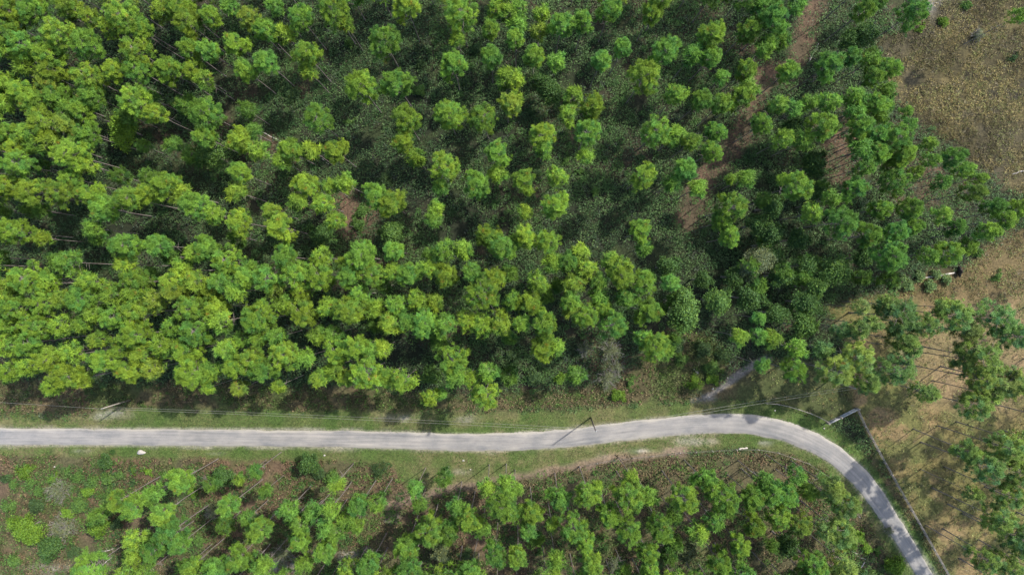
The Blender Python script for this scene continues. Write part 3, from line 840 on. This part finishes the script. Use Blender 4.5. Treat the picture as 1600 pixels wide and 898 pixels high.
TINT = {'dark': (.040, .082, .024), 'mid': (.058, .112, .028), 'bright': (.082, .150, .020), 'grey': (.082, .105, .055), 'dim': (.036, .066, .026), 'pale': (.095, .150, .060)}
used_labels = {}
ONES = 'zero one two three four five six seven eight nine ten eleven twelve thirteen fourteen fifteen sixteen seventeen eighteen nineteen'.split()
TENS = 'x x twenty thirty forty fifty sixty seventy eighty ninety'.split()
def word(n):
    n = int(max(0, min(100, n)))
    if n == 100: return 'hundred'
    if n < 20: return ONES[n]
    return TENS[n // 10] + ('-' + ONES[n % 10] if n % 10 else '')
def uniq(what, u, v):
    """label with its place in the photo, the only one of its kind"""
    a, b = u / 16, v / 8.98
    for da, db in ((0, 0), (0, .6), (.6, 0), (0, -.6), (-.6, 0), (.6, .6), (-.6, -.6)):
        l = f"{what}, {word(round(a + da))} percent across, {word(round(b + db))} down"
        if l not in used_labels:
            break
    used_labels[l] = 1
    return l

def zone_phrase(u, v):
    if v > 705 and u < 1420: return 'in the strip below the road'
    if u > 1420 and v > 640: return 'in the yard beyond the fence'
    if u > 1230 and v > 450: return 'on the lawn above the gate'
    if u > 1200 and v < 450: return 'beside the dry field'
    if v > 360: return 'in the belt above the road'
    if u < 420: return 'in the upper left stand'
    return 'in the open upper woodland'

def pine_tint(u, v, r):
    t = sstep(700, 1250, np.array(u)) 
    left = np.array((.122, .208, .028)); right = np.array((.102, .194, .031))
    c = left * (1 - t) + right * t
    if v > 700 and u < 1420: c = np.array((.102, .190, .030))
    if u > 1280 and v > 440: c = np.array((.128, .200, .052))
    if u > 1150 and v < 520: c = c * np.array((.92, .95, 1.0))
    g = r.random()
    if g < .25: c = c * np.array((.80, .92, 1.1))
    elif g > .75: c = c * np.array((1.14, 1.03, .95))
    elif g > .70: c = c * np.array((1.14, .96, 1.1))
    return c * (.80 + .42 * r.random())

def limbs_on(trunk, me, z, s):
    """limbs as pieces of the trunk, undoing the trunk's own stretch"""
    o = link('limbs', me, None, trunk)
    k = trunk.scale
    o.location = (0, 0, z / k[2]); o.scale = (s / k[0], s / k[1], s / k[2])
    return o

def tree_base(u, v, zc):
    """foot of a tree whose crown centre (height zc) shows at u, v"""
    x, y = px2w(u, v, zc)
    return float(x), float(y)

r_t = np.random.default_rng(5)
order = np.argsort(-PINE_PX[:, 2] - r_t.random(len(PINE_PX)) * .5)
N_IND = 300
ind = set(order[:N_IND].tolist())
stand_parts = []       # (crown, x, y, h, scale, rot, tint) for the joined rest
n_alone = 0
for i, (u, v, r) in enumerate(PINE_PX):
    r = r * (1.10 if (u > 1290 and v > 440) else 1.04 if (380 < v < 625 and u < 1090) else .92)
    h = float(np.clip(9.8 + .34 * r, 8, 18.0) + r_t.normal() * .6)
    if u > 1280 and v > 440: h += 1.0
    zc0 = h - 2.0
    Rm = r * (CAM_H - zc0) / FPX
    wispy = (u > 1290 and v > 440) or (u > 1400 and v < 440)
    k = int(np.argmin([abs(c['R'] - Rm) + .35 * r_t.random() + (9 if (q >= 13) != wispy else 0) for q, c in enumerate(PINES)]))
    cr = PINES[k]
    s = Rm / cr['R']
    depth = cr['depth'] * s
    zc = h - depth * .50
    x, y = tree_base(u, v, zc)
    rot = r_t.random() * 6.28
    tint = pine_tint(u, v, r_t)
    if i not in ind:
        stand_parts.append((cr, x, y, h, s, rot, tint)); continue
    d = np.sort(np.hypot(PINE_PX[:, 0] - u, PINE_PX[:, 1] - v))[1]
    size = 'large' if r > 24 else 'medium' if r > 19.5 else 'small'
    tone = 'yellowish' if tint[0] / tint[1] > .70 else 'bright' if tint[1] > .14 else 'deep-green'
    alone = d > 2.05 * r
    zp = zone_phrase(u, v)
    lab = uniq(f"{size} {tone} {'lone ' if alone and zp.startswith('in the open') else ''}pine {zp}", u, v)
    t = empty('pine_tree', (x, y, GZ))
    t.rotation_euler = (r_t.normal() * .012, r_t.normal() * .012, rot)
    tag(t, lab, 'pine tree', 'tall pines of the plantation and yard')
    tr = link('trunk', cr['tme'], None, t); tr.scale = (s, s, h - depth * .25)
    cw = link('crown', cr['me'], None, t); cw.location = (0, 0, h - depth); cw.scale = (s, s, s)
    cw.color = (*tint, 1)
    limbs_on(tr, cr['lme'], h - depth, s)

# fill-in pines inside the closed canopy and around the frame (trees nobody could count apart)
taken = [(p[1], p[2]) for p in stand_parts]
ex, ey = px2w(PINE_PX[:, 0], PINE_PX[:, 1], 15.0)
pts = list(zip(ex.tolist(), ey.tolist()))
def try_add(u, v, rpx, dmin, hh, base=False, tint=None):
    if base: x, y = (float(q) for q in px2w(u, v, 0))
    else: x, y = (float(q) for q in px2w(u, v, hh - 1.5))
    if dmin and min((x - a) ** 2 + (y - b) ** 2 for a, b in pts) < dmin * dmin: return
    pts.append((x, y))
    Rm = rpx * (CAM_H - hh) / FPX
    k = int(np.argmin([abs(c['R'] - Rm) + .5 * r_t.random() + (9 if (j >= 13) != (u > 1400) else 0) for j, c in enumerate(PINES)]))
    stand_parts.append((PINES[k], x, y, hh, Rm / PINES[k]['R'], r_t.random() * 6.28, pine_tint(u, v, r_t) if tint is None else tint))
for q in range(4400):        # ring outside the frame, as far as a step to the side would see
    u = -130 + 1880 * r_t.random(); v = -100 + 1100 * r_t.random()
    if -8 < u < 1608 and -8 < v < 906: continue
    if v > 520 and u < 0: continue
    if v > 900 and u < 130: continue
    if u > 1360 and v < 330: continue
    if u > 1400: continue
    try_add(u, v, 17 + 9 * r_t.random(), 3.1, 15 + 2.5 * r_t.random())
for q in range(700):
    u = -20 + 1460 * r_t.random(); v = -20 + 930 * r_t.random()
    ok = (u < 400 and v < 590) or (395 < v < 590 and u < 1080) or (1170 < u < 1400 and v < 520) or (v > 745 and 130 < u < 1330)
    if not ok or seg_dist(np.array(u), np.array(v), TRACK) < 30: continue
    try_add(u, v, 10 + 6 * r_t.random(), 1.9 if 395 < v < 590 else 2.3, 7.5 + 4.5 * r_t.random(), tint=np.array((.070, .140, .026)) * (.75 + .5 * r_t.random()))
for u, v in ((1505, 802), (1530, 843), (1570, 673), (1557, 632), (1540, 760), (1563, 722), (1590, 800), (1577, 862), (1545, 690), (1603, 640), (1604, 745), (1500, 872), (1555, 893), (1495, 915), (1530, 930), (1575, 940), (1620, 880), (1640, 700), (1640, 800), (1600, 560), (1600, 480), (1650, 540), (1630, 420), (1640, 610)):
    try_add(u, v, 22 + 6 * r_t.random(), 0, 17 + r_t.random() * 1.5, True, np.array((.128, .200, .052)) * (.85 + .3 * r_t.random()))

def build_stand():
    V = []; F = []; C = []; n = 0
    G = Geo()
    for cr, x, y, h, s, rot, tint in stand_parts:
        c, sn = math.cos(rot), math.sin(rot)
        RMt = np.array([[c, sn, 0], [-sn, c, 0], [0, 0, 1]])
        depth = cr['depth'] * s
        # every second needle is enough where trees merge into one mass
        Fi = cr['F']
        Vi = cr['V'].reshape(-1, 3, 3)
        su, sv = w2px(x, y, h - 2)
        vis = -20 < su < 1620 and -20 < sv < 918
        st = 5 if vis else 11
        Vi = Vi[::st]; Ci = cr['C'].reshape(-1, 3, 3)[::st]
        cen = Vi.mean(1, keepdims=True)
        Vi = cen + (Vi - cen) * (1.9 if st == 5 else 2.6)
        vv = Vi.reshape(-1, 3) * s @ RMt + np.array([x, y, GZ + h - depth])
        V.append(vv); C.append(Ci.reshape(-1, 3) * tint)
        tv = np.concatenate(cr['tg'].V) * (s, s, h - depth * .25) @ RMt + np.array([x, y, GZ])
        G.add(tv, np.concatenate(cr['tg'].F))
        if not vis or s < .8: continue
        lv = np.concatenate(cr['lg'].V) * s @ RMt + np.array([x, y, GZ + h - depth])
        G.add(lv, np.concatenate(cr['lg'].F))
    V = np.concatenate(V); C = np.concatenate(C)
    F = np.arange(len(V)).reshape(-1, 3)
    root = empty('pine_stand', (0, 0, 0))
    tag(root, 'mass of smaller green pines filling the gaps of the forest', 'pine stand', kind='stuff')
    a = link('crowns', np_mesh('stand_crowns', V, F, C), M_NEEDLE, root); tag(a, kind='stuff')
    b = link('trunks', G.mesh('stand_trunks', True), M_BARK, root); tag(b, kind='stuff')
    return len(V) // 3
print('stand pines', len(stand_parts), 'tris', build_stand(), flush=True)

# broadleaf trees
for u, v, r, tn, h in BROAD_PX:
    Rm = r * (CAM_H - h) / FPX
    k = int(np.argmin([abs(c['R'] - Rm) + .6 * r_t.random() for c in BROAD])); cr = BROAD[k]
    s = Rm / cr['R']; depth = cr['depth'] * s
    h = max(h, depth * 1.05)
    x, y = tree_base(u, v, h - depth * .45)
    tone = {'dark': 'dark', 'mid': 'green', 'bright': 'bright', 'grey': 'greyish'}[tn]
    lab = uniq(f"{tone} broadleaf tree {zone_phrase(u, v)}", u, v)
    t = empty('broadleaf_tree', (x, y, GZ)); t.rotation_euler.z = r_t.random() * 6.28
    tag(t, lab, 'broadleaf tree', 'broadleaf trees among the pines')
    z0 = h - depth
    tr = link('trunk', BTRUNK, None, t); tr.scale = (1.1, 1.1, z0 + depth * .35)
    cw = link('crown', cr['me'], None, t); cw.location = (0, 0, z0); cw.scale = (s, s, s)
    c = np.array(TINT[tn]) * (.9 + .25 * r_t.random()); cw.color = (*c, 1)
    limbs_on(tr, cr['lme'], z0, s)

# bushes
for u, v, r, tn in BUSH_PX:
    Rm = r * (CAM_H - 1) / FPX
    k = int(np.argmin([abs(c['R'] - Rm) + .3 * r_t.random() for c in BUSH])); cr = BUSH[k]
    s = Rm / cr['R']
    x, y = tree_base(u, v, cr['depth'] * s * .5)
    tone = {'dark': 'dark', 'mid': 'green', 'bright': 'bright', 'dim': 'dull', 'pale': 'pale'}[tn]
    lab = uniq(f"{tone} low bush {zone_phrase(u, v)}", u, v)
    t = empty('bush', (x, y, GZ)); t.rotation_euler.z = r_t.random() * 6.28
    tag(t, lab, 'bush', 'bushes under and between the pines')
    cw = link('foliage', cr['me'], None, t); cw.scale = (s, s, s * .9)
    c = np.array(TINT[tn]) * (.9 + .3 * r_t.random()); cw.color = (*c, 1)
    lb = link('stems', cr['lme'], None, t); lb.scale = (s * .5, s * .5, s * .8)

# grey bare shrubs
for i, (u, v, r) in enumerate(GREY_PX):
    Rm = r * (CAM_H - 2) / FPX; k = 0 if Rm < 1.9 else 1
    s = Rm / GREYC[k]['R']
    x, y = tree_base(u, v, 1.6)
    lab = uniq(f"grey bare shrub {zone_phrase(u, v)}", u, v)
    t = empty('bare_shrub', (x, y, GZ)); t.rotation_euler.z = r_t.random() * 6.28
    tag(t, lab, 'shrub', 'grey half-bare shrubs')
    tw = link('branches', TWIGS[k], None, t); tw.scale = (s * 1.05,) * 3
    cw = link('foliage', GREYC[k]['me'], None, t); cw.scale = (s, s, s); cw.color = (.105, .125, .070, 1)

# ------------------------------------------------------------------ utility poles and lines
def pole(label, ub, vb, h, mat, lean=(0, 0), arm=True):
    p = P(ub, vb); t = empty('utility_pole', (p.x, p.y, GZ)); tag(t, label, 'utility pole', 'utility poles along the road')
    g = Geo(); g.tube([(0, 0, -.4), (lean[0] * .5, lean[1] * .5, h * .5), (lean[0], lean[1], h)], [.135, .115, .09], 10)
    link('shaft', g.mesh('pole_shaft', True), mat, t)
    g = Geo(); g.tube([(lean[0], lean[1], h), (lean[0], lean[1], h + .12)], [.125, .05], 8)
    link('cap', g.mesh('pole_cap', True), M_GALV, t)
    g = Geo()
    g.tube([(lean[0], lean[1], h + .1), (lean[0], lean[1], h + .3)], [.04, .06], 8)
    link('insulator', g.mesh('pole_insulator', True), M_WHITE, t)
    g = Geo(); g.tube([(lean[0] * .9 + .13, lean[1] * .9, h * .9), (lean[0] * .9 + .3, lean[1] * .9, h * .9)], [.02, .02], 6)
    link('bracket', g.mesh('pole_bracket'), M_GALV, t)
    return Vector((p.x + lean[0], p.y + lean[1], h + GZ + .28)), Vector((p.x + lean[0] * .8, p.y + lean[1] * .8, h * .84))
t1, n1 = pole('pale weathered utility pole in the weeds left of the road bend', 203, 624.5, 8.2, M_POLE)
t2, n2 = pole('dark utility pole standing at the verge, its top over the road', 923, 652, 9.6, M_DARKPOLE, (-.25, -.35))
t3, n3 = pole('utility pole half hidden under the pines above the metal gate', 1296, 594, 9.0, M_POLE)
t0 = P(-330, 610, 8.2); n0 = t0 - Vector((0, 0, 1.2))
def wire(label, a, b, sag, rad=.017):
    k = 16
    pts = [(a + (b - a) * (i / k) - Vector((0, 0, sag * 4 * (i / k) * (1 - i / k)))) for i in range(k + 1)]
    g = Geo(); g.tube([tuple(p) for p in pts], rad, 5)
    return tag(link('power_line', g.mesh('power_line', True), M_WIRE), label, 'power line', 'overhead wires along the road')
wire('upper overhead wire running off the left edge from the pale pole', t0, t1, .5)
wire('long upper overhead wire between the pale pole and the dark pole', t1, t2, .9)
wire('lower overhead wire between the pale pole and the dark pole', n1, n2, 1.0)
wire('upper overhead wire from the dark pole to the pole above the gate', t2, t3, .6)
wire('lower overhead wire from the dark pole to the pole above the gate', n2, n3, .7)

# ------------------------------------------------------------------ fences and gate
def rail_fence(name, label, line, spacing, hgt, rails, mat, post=(.12, .12), rail=(.035, .13), wires=0, cat='fence', wobble=0.0):
    P0 = [P(*q) for q in line]
    root = empty(name, (P0[0].x, P0[0].y, GZ)); tag(root, label, cat)
    o = P0[0].copy(); o.z = 0
    posts = []
    for a, b in zip(P0[:-1], P0[1:]):
        n = max(1, round((b - a).length / spacing))
        posts += [a + (b - a) * (k / n) for k in range(n)]
    posts.append(P0[-1])
    g = Geo(); g.box((0, 0, hgt * .5 - .15), post[0], post[1], hgt + .3)
    pm = g.mesh('fence_post'); rm = {}
    for p in posts:
        q = link('post', pm, mat, root); q.location = (p.x - o.x, p.y - o.y, 0)
        q.rotation_euler = (random.gauss(0, wobble), random.gauss(0, wobble), random.random() * .6)
    for a, b in zip(posts[:-1], posts[1:]):
        d = b - a; L = d.length; ang = math.atan2(d.y, d.x)
        key = round(L, 2)
        if key not in rm:
            g = Geo(); g.box((0, 0, 0), L * 1.0 - .004, rail[0], rail[1]); rm[key] = g.mesh('fence_rail')
        for z in rails:
            q = link('rail', rm[key], mat, root)
            mid = (a + b) * .5
            nx, ny = -math.sin(ang), math.cos(ang)
            off = post[0] * .5 + rail[0] * .5 + .004
            q.location = (mid.x - o.x + nx * off, mid.y - o.y + ny * off, z + random.gauss(0, .015)); q.rotation_euler = (0, random.gauss(0, .006), ang)
    for w in range(wires):
        z = hgt * (.4 + .5 * w / max(1, wires - 1))
        g = Geo(); g.tube([(p.x - o.x, p.y - o.y, z) for p in posts], .012, 4)
        link('wire', g.mesh('fence_wire'), M_WIRE, root)
    return root
rail_fence('board_fence', 'weathered grey board fence running down beside the yard at right',
           [(1336, 638), (1348, 664), (1379, 721), (1410, 776), (1443, 834), (1478, 896), (1525, 975)], 2.4, 1.3, (.35, .75, 1.15), M_RAIL, (.14, .14), (.04, .15))
rail_fence('wire_fence', 'thin fence of posts and a top rail along the curve up to the gate',
           [(1196, 629), (1214, 630.5), (1232, 634.5), (1250, 640), (1266, 645.5), (1280, 652), (1292, 659)], 1.9, 1.15, (1.0,), M_RAIL, (.10, .10), (.04, .08), wires=3)
rail_fence('old_wire_fence', 'old leaning wire fence with thin posts between lower verge and pines',
           [(905, 727), (960, 717), (1020, 711), (1062, 706), (1112, 703), (1150, 701), (1183, 701), (1215, 706), (1262, 723), (1300, 748), (1326, 780), (1340, 805)], 3.6, 1.05, (), M_RAIL, (.09, .09), wires=2, wobble=.08)

def farm_gate():
    a, b = P(1311, 650), P(1336, 637.5)
    d = b - a; L = d.length; ang = math.atan2(d.y, d.x)
    t = empty('farm_gate', (a.x, a.y, GZ)); t.rotation_euler.z = ang
    tag(t, 'galvanised tubular farm gate closed between lawn and yard fence', 'gate')
    for z in (.18, .40, .62, .86, 1.10, 1.32):
        g = Geo(); g.tube([(0.04, 0, 0), (L - .04, 0, 0)], .045 if z in (.18, 1.32) else .032, 7)
        q = link('tube', g.mesh('gate_tube', True), M_GALV, t); q.location.z = z
    for x in (.04, L * .5, L - .04):
        g = Geo(); g.tube([(0, 0, .14), (0, 0, 1.36)], .036, 7)
        q = link('upright', g.mesh('gate_upright', True), M_GALV, t); q.location.x = x
    for x in (-.14, L + .14):
        g = Geo(); g.tube([(0, 0, -.3), (0, 0, 1.55)], .11, 9)
        q = link('gate_post', g.mesh('gate_post', True), M_POLE, t); q.location.x = x
    a2 = P(1292, 659.5); d2 = a - a2; L2 = d2.length - .3; ang2 = math.atan2(d2.y, d2.x)
    t2 = empty('panel_gate', (a2.x, a2.y, GZ)); t2.rotation_euler.z = ang2
    tag(t2, 'short grey metal gate leaf beside the tubular farm gate', 'gate')
    g = Geo(); g.box((L2 / 2, 0, .7), L2 - .12, .03, 1.05); link('sheet', g.mesh('gate_sheet'), M_GREYMET, t2)
    for z in (.14, 1.26):
        g = Geo(); g.tube([(0.02, 0, z), (L2 - .02, 0, z)], .04, 7); link('frame_tube', g.mesh('gate_frame_tube', True), M_GREYMET, t2)
    for x in (.02, L2 - .02):
        g = Geo(); g.tube([(x, 0, .10), (x, 0, 1.30)], .038, 7); link('upright', g.mesh('gate_upright', True), M_GREYMET, t2)
    g = Geo(); g.tube([(-.16, 0, -.3), (-.16, 0, 1.5)], .11, 9); link('gate_post', g.mesh('gate_post', True), M_POLE, t2)
farm_gate()

# ------------------------------------------------------------------ fallen wood and debris
def log(name, label, a, b, r0, r1, mat=M_DEAD, z0=.1, z1=.1, twigs=0, seed=0, bend=.12):
    rr = np.random.default_rng(seed + 40)
    A, B = P(*a), P(*b); A.z, B.z = z0, z1
    t = empty(name, (A.x, A.y, 0)); tag(t, label, 'fallen log')
    D = B - A; n = 7
    pts = []
    for i in range(n):
        q = D * (i / (n - 1)); w = bend * math.sin(i * 2.1 + seed) * (0 < i < n - 1)
        pts.append((q.x + w * .6, q.y + w, q.z + abs(w) * .2))
    g = Geo(); g.tube(pts, np.linspace(r0, r1, n) * (1 + .12 * rr.normal(size=n)), 8)
    link('stem', g.mesh('log_stem', True), mat, t)
    for k in range(twigs):
        i = rr.integers(1, n); s = np.array(pts[i]); e = s + np.array([rr.normal() * .5, rr.normal() * .6, .15 + .4 * rr.random()])
        g = Geo(); g.tube([s, (s + e) / 2 + rr.normal(size=3) * .06, e], [r1 * .7 + .015, r1 * .5, .012], 5)
        link('branch', g.mesh('log_branch', True), mat, t)
    return t
log('fallen_tree', 'long bleached fallen trunk with black roots at the edge of the yard', (1492, 426), (1412, 441), .16, .06, z0=.55, z1=.35, twigs=7, seed=1)
log('pale_log', 'white pole-like log at the right edge of the dry field', (1604, 265), (1582, 272), .13, .09, z0=.4, z1=.3, seed=2)
log('pale_log', 'short pale log lying on the grass below the road curve', (1154, 701), (1168, 699.5), .17, .14, seed=3, bend=.03)
log('pale_log', 'short pale log on the brown ridge below the road', (918, 726.5), (932, 723.5), .17, .15, seed=4, bend=.03)
log('dead_pole', 'pale dead pole leaning down to the bottom edge near the road', (1352, 876), (1336, 900), .13, .09, z0=.5, z1=.4, seed=5, bend=.05)
log('dead_pole', 'upper of two short pale dead poles beside the bright bush', (1330, 860), (1340, 865), .14, .12, z0=.6, z1=.6, seed=6, bend=.03)
log('dead_pole', 'lower of two short pale dead poles meeting the leaning pole', (1333, 866), (1352, 873), .13, .1, z0=.5, z1=.5, seed=7, bend=.03)
log('dead_branch', 'bleached forked branch on brown litter at lower left', (160, 861), (200, 851), .09, .04, twigs=5, seed=8, z0=.25, z1=.3)
log('dead_branch', 'short bleached stick below the forked branch at lower left', (160, 882), (178, 867), .08, .05, seed=9, z0=.2, z1=.25)
log('fallen_log', 'thin pale stem lying across the clearing left of centre', (402, 203), (441, 222), .10, .05, z0=.6, z1=.4, seed=10, bend=.06)
log('fallen_log', 'thin pale stem lying under the pines of the upper woodland', (503, 248), (516, 259), .09, .05, z0=.4, z1=.3, seed=11, bend=.05)
log('dead_branch', 'crooked grey branch on the bare track near the top', (1264, 97), (1279, 68), .08, .04, z0=.4, z1=.4, twigs=3, seed=12, bend=.2)
log('fallen_log', 'grey broken stem among bright bushes above the gravel path', (1084, 577), (1102, 592), .15, .09, z0=.9, z1=.3, twigs=5, seed=13, bend=.05)
log('fallen_log', 'grey stem lying under the pines at the left edge', (60, 262), (100, 273), .09, .05, z0=.4, z1=.3, seed=15, bend=.05)
rr = np.random.default_rng(3)
words = ['split', 'thin', 'stubby', 'crooked', 'short', 'bent', 'broken', 'knotty', 'flat', 'rotten']
for k, (u, v, a) in enumerate([(835, 742, .3), (846, 739, -.2), (868, 733, .5), (888, 729, .1), (941, 721, .6), (985, 713, .2), (1005, 711, -.3), (700, 768, .4), (722, 763, .2), (628, 782, .7)]):
    l = 5 + 3 * rr.random()
    log('dead_stick', f'{words[k]} grey stick on the brown ridge below the road', (u, v), (u + l * math.cos(a), v - l * math.sin(a)), .09, .05, z0=.25, z1=.28, seed=20 + k, bend=.03)
# uprooted root plate of the fallen trunk
def root_plate():
    p = P(1497, 424); t = empty('root_plate', (p.x, p.y, GZ)); t.scale = (.75, .75, .75); tag(t, 'black upturned root plate at the end of the fallen trunk', 'tree root')
    r = np.random.default_rng(8); g = Geo()
    th = np.linspace(0, 6.283, 14, endpoint=False)
    V = []; 
    for ring, (rad, xx) in enumerate(((.15, .25), (.7, .18), (1.0, 0), (.75, -.2), (.1, -.28))):
        for q in th:
            k = rad * (1 + .3 * r.normal() * (rad > .3)); V.append((xx + .06 * r.normal(), k * math.cos(q), .75 + k * .8 * math.sin(q)))
    F = [[a * 14 + b, a * 14 + (b + 1) % 14, (a + 1) * 14 + (b + 1) % 14, (a + 1) * 14 + b] for a in range(4) for b in range(14)]
    g.add(V, F); link('soil', g.mesh('root_soil'), M_ROOT, t)
    for k in range(9):
        a = r.random() * 6.28; e = np.array([.3 * r.normal(), 1.5 * math.cos(a), .8 + 1.1 * math.sin(a)]); e[2] = max(e[2], .05)
        g = Geo(); g.tube([(0, 0, .75), e * (.5, .5, .5) + np.array([.1, 0, .4]), e], [.09, .06, .02], 5); link('root', g.mesh('root', True), M_ROOT, t)
root_plate()
def lump(name, label, cat, u, v, sx, sy, sz, mat, seed, n=10):
    """crumpled closed lump"""
    r = np.random.default_rng(seed); p = P(u, v)
    V = []; m_ = 14
    for i in range(n + 1):
        ph = math.pi * i / n
        for j in range(m_):
            th = 2 * math.pi * j / m_
            k = 1 + .16 * math.sin(3 * th + seed) * math.sin(ph) + .10 * r.normal() * (0 < i < n)
            V.append((sx * k * math.sin(ph) * math.cos(th), sy * k * math.sin(ph) * math.sin(th), sz * (.8 + k * math.cos(ph)) ))
    F = [[i * m_ + j, (i + 1) * m_ + j, (i + 1) * m_ + (j + 1) % m_, i * m_ + (j + 1) % m_] for i in range(n) for j in range(m_)]
    g = Geo(); g.add(V, F)
    o = link(name, g.mesh(name, True), mat); o.location = (p.x, p.y, GZ - .03)
    return tag(o, label, cat)
lump('white_sack', 'crumpled white sack lying on the lower verge at left', 'sack', 221, 706, .72, .42, .28, M_WHITE, 2)
for k, (u, v, s, l) in enumerate([(1211, 641, .16, 'small white stone on the grass inside the road curve'), (1288, 669, .15, 'small white stone between the road curve and the metal gate'),
        (1108, 620, .17, 'white stone lying on the grey gravel path'), (507, 711, .2, 'white stone on the lower verge right of the dark bush'), (724, 719, .2, 'white stone on the lower verge below the road middle'),
        (85, 729, .16, 'pale stone among the weeds at lower left'), (1114, 607, .2, 'flat white stone along the edge of the gravel path'), (160, 860, .2, 'white stone beside the bleached forked branch'),
        (735, 733, .14, 'small white stone in sandy grass above the ridge'), (1137, 590, .16, 'grey-white stone at the far end of the gravel path')]):
    lump('white_stone', l, 'stone', u, v, s, s * .8, s * .45, M_WHITE, 30 + k, 7)
